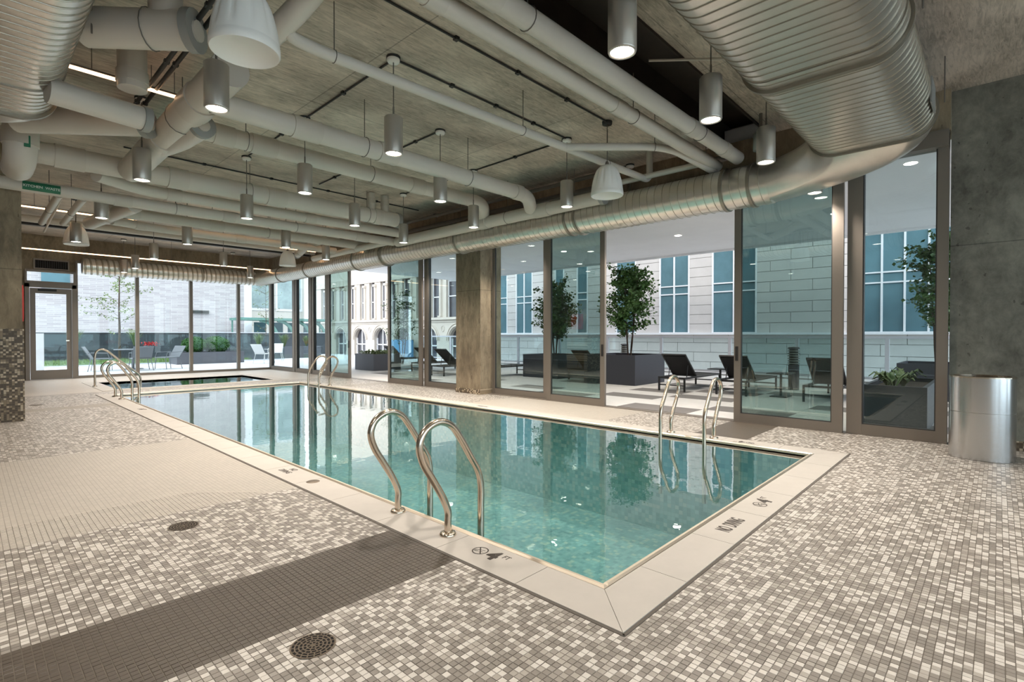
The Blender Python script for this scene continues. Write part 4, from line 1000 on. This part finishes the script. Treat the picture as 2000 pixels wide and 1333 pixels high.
# loungers
def lounger(x, y, rz, label):
    t = thing('sun_lounger', label, 'lounger', (x, y, 0), rz, 'black sling sun loungers on the terrace'); W = .62; Lg = 1.95
    MB().box(0, Lg, 0, .035, .27, .31).box(0, Lg, W - .035, W, .27, .31).box(0, .035, .035, W - .035, .27, .31).box(Lg - .035, Lg, .035, W - .035, .27, .31).build('frame', M['lounge'], t)
    for a in (.0, Lg - .05):
        for bb in (0, W - .035): MB().box(a, a + .035, bb, bb + .035, 0, .27).build('leg', M['lounge'], t)
    for a in (.005, Lg - .045): MB().box(a, a + .02, .035, W - .035, .12, .145).build('stretcher', M['lounge'], t)
    MB().box(.62, Lg - .04, .035, W - .035, .295, .302).build('seat_sling', M['mesh'], t)
    px_, pz_ = .66, .31; ex, ez = .10, .80
    dx, dz = ex - px_, ez - pz_; L_ = math.hypot(dx, dz); nx, nz_ = -dz / L_, dx / L_
    mb = MB()
    def slab(y0, y1, th, s0=0, s1=1):
        v = []
        for s_ in (s0, s1):
            for yy in (y0, y1):
                for k in (-th, th): v.append((px_ + dx * s_ + nx * k, yy, pz_ + dz * s_ + nz_ * k))
        return v, [(0, 1, 3, 2), (4, 6, 7, 5), (0, 4, 5, 1), (2, 3, 7, 6), (0, 2, 6, 4), (1, 5, 7, 3)]
    mb.add(*slab(.03, .06, .014)); mb.add(*slab(W - .06, W - .03, .014)); mb.add(*slab(.06, W - .06, .014, .97, 1)); mb.build('back_frame', M['lounge'], t)
    MB().add(*slab(.06, W - .06, .004)).build('back_sling', M['mesh'], t)
    MB().add(*slab(.055, W - .055, .018, .80, .93)).build('head_roll', M['mesh'], t)
    MB().sweep([(.30, .10, .29), (.36, .10, .56)], .009, 6).sweep([(.30, W - .10, .29), (.36, W - .10, .56)], .009, 6).build('prop', M['lounge'], t)
lounger(10.52, 4.85, 0, 'black sling lounger beside the tree planter')
lounger(10.62, 3.62, 0, 'black sling lounger half hidden by the near sliding door frame')
lounger(10.5, 1.98, 0, 'black sling lounger seen through the near sliding glass door')
lounger(10.3, 13.75, 0, 'black sling lounger in the far terrace opening beside the planter')
lounger(11.2, 16.9, .1, 'black sling lounger behind the far planter, farthest of all')
lounger(9.7, 11.9, 0, 'black sling lounger seen through the window left of the middle column')
lounger(10.1, 10.5, .0, 'black sling lounger just behind the middle column')
lounger(11.4, 8.0, .0, 'black sling lounger behind the double glass doors')
def side_table(x, y, label):
    t = thing('side_table', label, 'table', (x, y, 0))
    MB().box(-.24, .24, -.2, .2, .455, .475).build('table_top', M['lounge'], t); MB().box(-.018, .018, -.018, .018, .02, .455).build('leg', M['lounge'], t); MB().box(-.2, .2, -.15, .15, 0, .02).build('base', M['lounge'], t)
side_table(11.6, 4.52, 'small black side table between the first two loungers'); side_table(11.1, 3.13, 'small black side table behind the near sliding glass door')
def bollard(x, y, label):
    t = thing('bollard', label, 'bollard', (x, y, 0))
    MB().lathe([(.11, 0), (.11, .55), (.12, .56)], seg=24).build('body', M['planter'], t)
    for k in range(6): MB().lathe([(.118, .58 + k * .055), (.125, .585 + k * .055), (.118, .605 + k * .055)], seg=24).build('louvre', M['cap'], t)
    MB().lathe([(.09, .56), (.09, .92)], seg=20).build('core', M['black'], t); MB().lathe([(.125, .91), (.11, .95), (0, .96)], seg=24).build('cap', M['planter'], t)
bollard(12.7, 3.32, 'dark ribbed cylindrical bollard behind the glass door'); bollard(13.9, 8.35, 'grey ribbed bollard beyond the tree planter')

# ------------------------------------------------------------------ modern stone building across
XF = 22.0
fac = tag(thing('stone_office_building', 'pale stone clad building with tall teal windows across the street', 'building', (XF, 0, 0)))
MB().box(.06, 6, -9, 22.5, -12, 16).build('wall_core', M['stonejoint'], fac)
wins = [(-8.5, -5.2), (.40, 3.62), (7.15, 8.92), (9.98, 11.36), (12.62, 13.68), (15.4, 16.04), (16.93, 17.5), (19.16, 20.38), (21.12, 21.9)]
course = .41; z0 = 1.30 - 12 * course; rnd = random.Random(2); npan = 0
def stonepan(y0, y1, z, z1):
    MB().box(0, .07, y0 + .008, y1 - .008, z + .008, z1 - .008).build('stone_panel', M['stone'], fac)
solid = []
prev = -9
for a, bb in wins: solid.append((prev, a)); prev = bb
solid.append((prev, 22.5))
rows_far = MB()
for k in range(34):
    z = z0 + k * course
    band = z + .01 < 1.30
    spans = [(-9, 22.5)] if band else solid
    for a, bb in spans:
        y = a + (0 if (bb - a) < 2.2 else (k % 2) * -.0); first = True
        while y < bb - .05:
            wd = 1.5 if not (first and k % 2 and bb - a > 2.2) else .75; first = False
            y1 = min(y + wd, bb)
            if bb - y1 < .3: y1 = bb
            if -.9 < z < 5.4 and y > -1.5: stonepan(y, y1, z, z + course); npan += 1
            else: rows_far.box(0, .07, y + .008, y1 - .008, z + .008, z + course - .008)
            y = y1
tag(rows_far.build('stone_field', M['stone'], fac), kind='stuff')
for a, bb in wins:
    wf_ = MB(); wz0, wz1 = 1.32, 14.0
    MB().box(.040, .055, a, bb, wz0, wz1).build('window_glass', M['winglass'], fac)
    nm = max(1, round((bb - a) / .72)); zs = [wz0, 3.06, 3.42, 5.2, 7.0, 7.4, 9, 11]
    if bb - a > 3: nm = 5
    for q in range(nm + 1):
        y = a + (bb - a) * q / nm; wf_.box(-.02, .05, y - .03, y + .03, wz0, wz1)
    for z in zs: wf_.box(.0, .05, a, bb, z - .025, z + .025)
    wf_.build('window_frame', M['winwhite'], fac)
MB().box(-.12, .02, -9, 22.5, 1.24, 1.32).build('ledge', M['winwhite'], fac)
# ------------------------------------------------------------------ ornate building further left
XO = 32.0
orn = thing('ornate_stone_building', 'cream historic stone building with arched openings and columns', 'building', (XO, 0, 0))
MB().box(.5, 6, 33, 66, -14, 16).build('wall_core', M['limestone'], orn)
wy = []
y = 34.0
pairs = [36.0 + 1.05, 39.3, 42.3, 45.6, 48.6, 50.4, 51.2, 54.3, 57.4, 60.4, 63.4]
up = [(37.1, 38.9), (39.9, 41.3), (42.3, 43.7), (44.8, 46.2), (47.3, 48.6), (49.4, 50.4), (51.6, 52.7), (53.8, 54.8), (56.0, 57.2), (58.4, 59.6), (60.8, 62.0), (63.2, 64.4)]
w1 = MB(); pil = []
prev = 33
for a, bb in up:
    MB().box(.0, .5, prev, a, 2.95, 7.2).build('pier', M['limestone'], orn)
    cy_ = (prev + a) / 2
    MB().cyl((-.05, a - .22, 3.1), (-.05, a - .22, 6.7), .17, 14).build('column_shaft', M['limestone'], orn)
    MB().box(-.28, .12, a - .44, a, 6.7, 6.95).build('capital', M['limestone'], orn); MB().box(-.28, .12, a - .44, a, 2.952, 3.12).build('column_base', M['limestone'], orn)
    MB().box(.36, .40, a, bb, 2.95, 7.2).build('window_glass', M['windark'], orn)
    MB().box(.28, .36, a, bb, 4.95, 5.05).box(.28, .36, a, a + .07, 2.95, 7.2).box(.28, .36, bb - .07, bb, 2.95, 7.2).build('window_frame', M['winwhite'], orn)
    prev = bb
MB().box(0, .5, prev, 66, 2.95, 7.2).build('pier', M['limestone'], orn)
MB().box(-.1, .5, 33, 66, 7.2, 16).build('wall_face', M['limestone'], orn)
MB().box(-.25, .3, 33, 66, 2.72, 2.95).build('cornice', M['limestone'], orn)
MB().box(-.1, .3, 33, 66, 2.5, 2.6).build('cornice', M['limestone'], orn)
# arcade: wall between z -3 and 2.72 with arches
ac = [37.2 + 4.4 * k for k in range(7)]
R_ = 1.25; zs_ = .70
wallb = MB(); prev = 33.0
for c_ in ac:
    wallb.box(0, .5, prev, c_ - R_, -6, 2.72)
    n_ = 14
    for k in range(n_):
        a0, a1 = PI * k / n_, PI * (k + 1) / n_
        y0_, z0_ = c_ + R_ * math.cos(a0), zs_ + R_ * math.sin(a0); y1_, z1_ = c_ + R_ * math.cos(a1), zs_ + R_ * math.sin(a1)
        wallb.add([(0, y0_, z0_), (0, y1_, z1_), (0, y1_, 2.72), (0, y0_, 2.72)], [(0, 1, 2, 3)])
        wallb.add([(0, y0_, z0_), (0, y1_, z1_), (.5, y1_, z1_), (.5, y0_, z0_)], [(3, 2, 1, 0)])
    prev = c_ + R_
wallb.box(0, .5, prev, 66, -6, 2.72); wallb.build('arcade_wall', M['limestone'], orn)
for c_ in ac:
    ring = [(-.05, c_ + 1.40 * math.cos(PI * k / 16), zs_ + 1.40 * math.sin(PI * k / 16)) for k in range(17)]
    MB().sweep(ring, .09, 6).build('arch_moulding', M['limestone'], orn)
    ring = [(-.03, c_ + 1.66 * math.cos(PI * k / 16), zs_ + 1.66 * math.sin(PI * k / 16)) for k in range(17)]
    MB().sweep(ring, .05, 6).build('arch_moulding', M['limestone'], orn)
    MB().box(.42, .46, c_ - R_, c_ + R_, -6, zs_ + R_).build('window_glass', M['windark'], orn)
    MB().box(.3, .42, c_ - .06, c_ + .06, -6, zs_ + R_).box(.3, .42, c_ - R_, c_ - R_ + .14, -6, zs_ + .2).box(.3, .42, c_ + R_ - .14, c_ + R_, -6, zs_ + .2).box(.3, .42, c_ - R_, c_ + R_, .1, .22).build('window_frame', M['winwhite'], orn)
    MB().sweep([(-.02, c_ + 2.2 + .22 * math.cos(2 * PI * k / 14), 1.85 + .28 * math.sin(2 * PI * k / 14)) for k in range(15)], .035, 5, cap=False).build('medallion', M['limestone'], orn)
tag(MB().box(XO - 2.0, XO - .6, 43.4, 45.6, -6, .75).build('blue_awning', M['blue']), 'light blue panel below the historic building', 'panel')
# street ground far below
tag(MB().box(-30, 60, -30, 90, -13, -12.5).build('street', M['paverdark']), 'street level far below', None, None, 'structure')

# ------------------------------------------------------------------ far terrace and the buildings beyond the far windows
ft = tag(MB().box(-5, 16.4, YF + .25, 36, -.25, -.002).build('far_terrace', M['pave_far']), 'bright paved terrace beyond the far windows', None, None, 'structure')
gr = MB(); rnd = random.Random(12)
for (a, bb, c_, d_) in ((1.4, 9.5, 26.2, 29.5),):
    for _ in range(5200):
        x, y = rnd.uniform(a, bb), rnd.uniform(c_, d_); hh = rnd.uniform(.08, .22); w_ = .02; an = rnd.uniform(0, PI)
        gr.add([(x - w_ * math.cos(an), y - w_ * math.sin(an), 0), (x + w_ * math.cos(an), y + w_ * math.sin(an), 0), (x + rnd.uniform(-.05, .05), y + rnd.uniform(-.05, .05), hh)], [(0, 1, 2)])
    gr.box(a, bb, c_, d_, 0, .07)
tag(gr.build('grass_strip', M['grass']), 'strip of green grass along the far terrace', 'grass', kind='stuff')
lw = tag(MB().box(-4, 16, 31.5, 31.8, 0, 1.34).build('parapet_wall', M['blackwall']), 'low black parapet wall behind the far planters', 'wall')
MB().box(-4, 16, 31.45, 31.85, 1.34, 1.38).build('coping_cap', M['railpaint'], lw)
tag(MB().box(1.3, 1.85, 23.5, 24.0, 0, 1.28).build('white_cabinet', M['winwhite']), 'tall white cabinet seen through the far glass door', 'cabinet')
# boxwood planter
planter('long grey planter with clipped round boxwood, beyond the far windows', 6.0, 8.6, 24.6, 25.8, .50, 'planter2')
bx = thing('boxwood_shrub', 'two clipped round boxwood mounds in the grey planter', 'shrub', (6.9, 25.1, .46)); rnd = random.Random(21)
for k, (cx_, cy_, r) in enumerate(((-.15, 0, .46), (.75, .1, .50))):
    lv = MB()
    for _ in range(2600):
        d = Vector((rnd.gauss(0, 1), rnd.gauss(0, 1), rnd.gauss(0, .8))).normalized(); c_ = Vector((cx_, cy_, .34)) + Vector((d.x * r, d.y * r, d.z * r * .75)) * rnd.uniform(.86, 1.05)
        leafmesh(lv, c_, .055, rnd)
    lv.lathe([(0, .34 - r * .6)] + [(r * .84 * math.sin(PI * q / 10), .34 - r * .66 * math.cos(PI * q / 10)) for q in range(1, 10)] + [(0, .34 + r * .66)], (cx_, cy_, 0), 16)
    tag(lv.build('mound', M['box'], bx), kind='stuff')
planter('long grey planter with feathery grasses near the far corner', 9.2, 13.5, 27.2, 28.2, .62, 'planter2')
planter('dark planter with feathery grasses left of the outdoor table', 1.9, 6.2, 29.8, 30.6, .72, 'planter')
def tuft(x, y, z, hh, label, n_=150, seed=1):
    rnd = random.Random(seed); mb = MB()
    for _ in range(n_):
        a = rnd.uniform(0, 2 * PI); s_ = rnd.uniform(.1, .5) * hh; e = Vector((x + math.cos(a) * s_, y + math.sin(a) * s_, z + hh * rnd.uniform(.6, 1))); sd = Vector((-math.sin(a), math.cos(a), 0)) * .012
        b0 = Vector((x, y, z)); mid = b0 * .5 + e * .5 + Vector((0, 0, hh * .15)); mb.add([b0 - sd, b0 + sd, mid + sd, mid - sd, e], [(0, 1, 2, 3), (3, 2, 4)])
    tag(mb.build('feather_grass', M['leafpale']), label, 'plant', kind='stuff')
tuft(10.4, 27.7, .56, .8, 'feathery grass tuft in the corner planter, left one', seed=1); tuft(11.7, 27.7, .56, .8, 'feathery grass tuft in the corner planter, middle one', seed=2); tuft(12.9, 27.7, .56, .7, 'feathery grass tuft in the corner planter, right one', seed=3)
tuft(3.4, 30.2, .66, .9, 'feathery grass tuft behind the outdoor table, left one', seed=4); tuft(5.6, 30.2, .66, .9, 'feathery grass tuft behind the outdoor table, right one', seed=5)
# outdoor table and chairs
tb = thing('outdoor_table', 'round outdoor table with dark top, beyond the far windows', 'table', (4.15, 22.6, 0))
MB().lathe([(0, .72), (.55, .72), (.56, .70), (.55, .69), (0, .69)], seg=28).build('table_top', M['chair'], tb); MB().lathe([(.05, .02), (.05, .69)], seg=12).build('pedestal', M['chair'], tb); MB().lathe([(0, .03), (.3, .03), (.32, 0)], seg=24).build('base', M['chair'], tb)
fp = thing('flower_pot', 'red flowers in a low pot on the outdoor table', 'flower pot', (4.55, 22.4, .72)); MB().lathe([(0, 0), (.09, 0), (.12, .12), (0, .12)], seg=16).build('pot', M['planter2'], fp)
fr_ = MB(); rnd = random.Random(5)
for _ in range(60): leafmesh(fr_, Vector((rnd.gauss(.05, .12), rnd.gauss(0, .1), .14 + rnd.random() * .12)), .08, rnd)
tag(fr_.build('flowers', M['red'], fp), kind='stuff')
def outchair(x, y, rz, label, mt='chair'):
    t = thing('outdoor_chair', label, 'chair', (x, y, 0), rz, 'outdoor chairs on the far terrace')
    for a, bb, sx, sy in ((-.25, -.25, -.06, 0), (.25, -.25, .06, 0), (-.25, .25, -.06, .08), (.25, .25, .06, .08)): MB().sweep([(a, bb, .40), (a + sx, bb + sy, 0)], .012, 6).build('leg', M[mt], t)
    MB().box(-.28, .28, -.28, .28, .40, .43).build('seat', M[mt], t)
    MB().add([(-.27, .27, .43), (.27, .27, .43), (.29, .50, .82), (-.29, .50, .82), (-.27, .25, .43), (.27, .25, .43), (.29, .48, .83), (-.29, .48, .83)], [(0, 1, 2, 3), (7, 6, 5, 4), (0, 4, 5, 1), (1, 5, 6, 2), (2, 6, 7, 3), (3, 7, 4, 0)]).build('backrest', M[mt], t)
    for s_ in (-.29, .29): MB().sweep([(s_, .32, .62), (s_, -.2, .60), (s_, -.25, .42)], .012, 6).build('armrest', M[mt], t)
outchair(5.05, 21.9, -1.2, 'low outdoor chair facing left, behind the second far window'); outchair(3.2, 22.2, 1.3, 'dark outdoor chair left of the outdoor table'); outchair(4.2, 21.7, PI, 'dark outdoor chair in front of the outdoor table'); outchair(8.95, 23.2, 2.0, 'pale outdoor chair beyond the corner window', 'chairwhite'); outchair(9.9, 24.4, -.5, 'pale outdoor chair farther right by the corner planter', 'chairwhite')
# brick building
bk = thing('brick_building', 'large grey brick building beyond the far windows', 'building', (0, 38, 0))
MB().box(-12, 13.3, 0, 6, -13, 16).build('wall_face', M['brick'], bk)
MB().box(13.3, 13.75, -.15, 6, -13, 16).build('corner_pilaster', M['winwhite'], bk)
MB().box(2.9, 4.1, -.1, 0, 3.8, 4.9).build('window_unit', M['winglass'], bk)
v_ = thing('wall_vent', 'dark horizontal vent on the brick building', 'vent', (10.1, 37.9, 2.62)); MB().box(0, 1.0, 0, .1, 0, .22).build('frame', M['cap'], v_)
for k in range(4): MB().box(.02, .98, -.04, 0, .03 + k * .05, .05 + k * .05).build('slat', M['hole'], v_)
# green arched canopy and window building to the right
gc = thing('green_canopy', 'green copper canopy with curved ribs beside the brick building', 'canopy', (12.1, 36, 0))
MB().box(0, 6.2, -.8, 1.2, 2.20, 2.36).build('canopy_beam', M['copper'], gc)
for x in (0.05, 6.1): MB().box(x, x + .08, .9, 1.0, 0, 2.2).build('post', M['copper'], gc)
for k in range(4):
    x = 1.3 + k * 1.15
    MB().sweep([(x + .0 + 1.2 * math.sin(a), -.5, 2.2 - 1.5 * (1 - math.cos(a))) for a in [PI / 2 * q / 10 for q in range(11)]], .12, 8).build('rib', M['copper'], gc)
    MB().box(x + .15, x + .95, .9, .95, .2, 2.1).build('window_glass', M['winglass'], gc)
bk2 = thing('corner_building', 'pale building with white framed windows beside the brick building', 'building', (13.75, 41, 0))
MB().box(0, 5.2, 0, 4, -13, 16).build('wall_face', M['stone2'], bk2)
for k in range(2):
    x = .5 + k * 2.4
    MB().box(x, x + 2.1, -.06, 0, 3.1, 7.2).build('window_frame', M['winwhite'], bk2); MB().box(x + .15, x + 1.95, -.09, -.05, 3.3, 7.0).build('window_glass', M['winpale'], bk2)
tree('slender young tree with sparse pale leaves beyond the far windows', 4.85, 29.3, .0, 1.9, 5.2, 1.7, 1300, 31, .09, 1, 'leafpale', 'young_tree', .06)
tree('thin young tree at the corner planter beyond the far windows', 11.0, 28.4, .0, 2.0, 4.6, 1.0, 300, 33, .08, 1, 'leafpale', 'young_tree')
# glass balustrade on the far terrace
gb = thing('glass_balustrade', 'frameless glass balustrade on the far terrace', 'railing', (2.0, 26.0, 0))
for k in range(6): MB().box(k * 1.5 + .01, k * 1.5 + 1.49, -.006, .006, .05, 1.25).build('glass_pane', M['glass_rail'], gb)
MB().box(0, 9.0, -.03, .03, 0, .05).build('base_channel', M['railpaint'], gb)
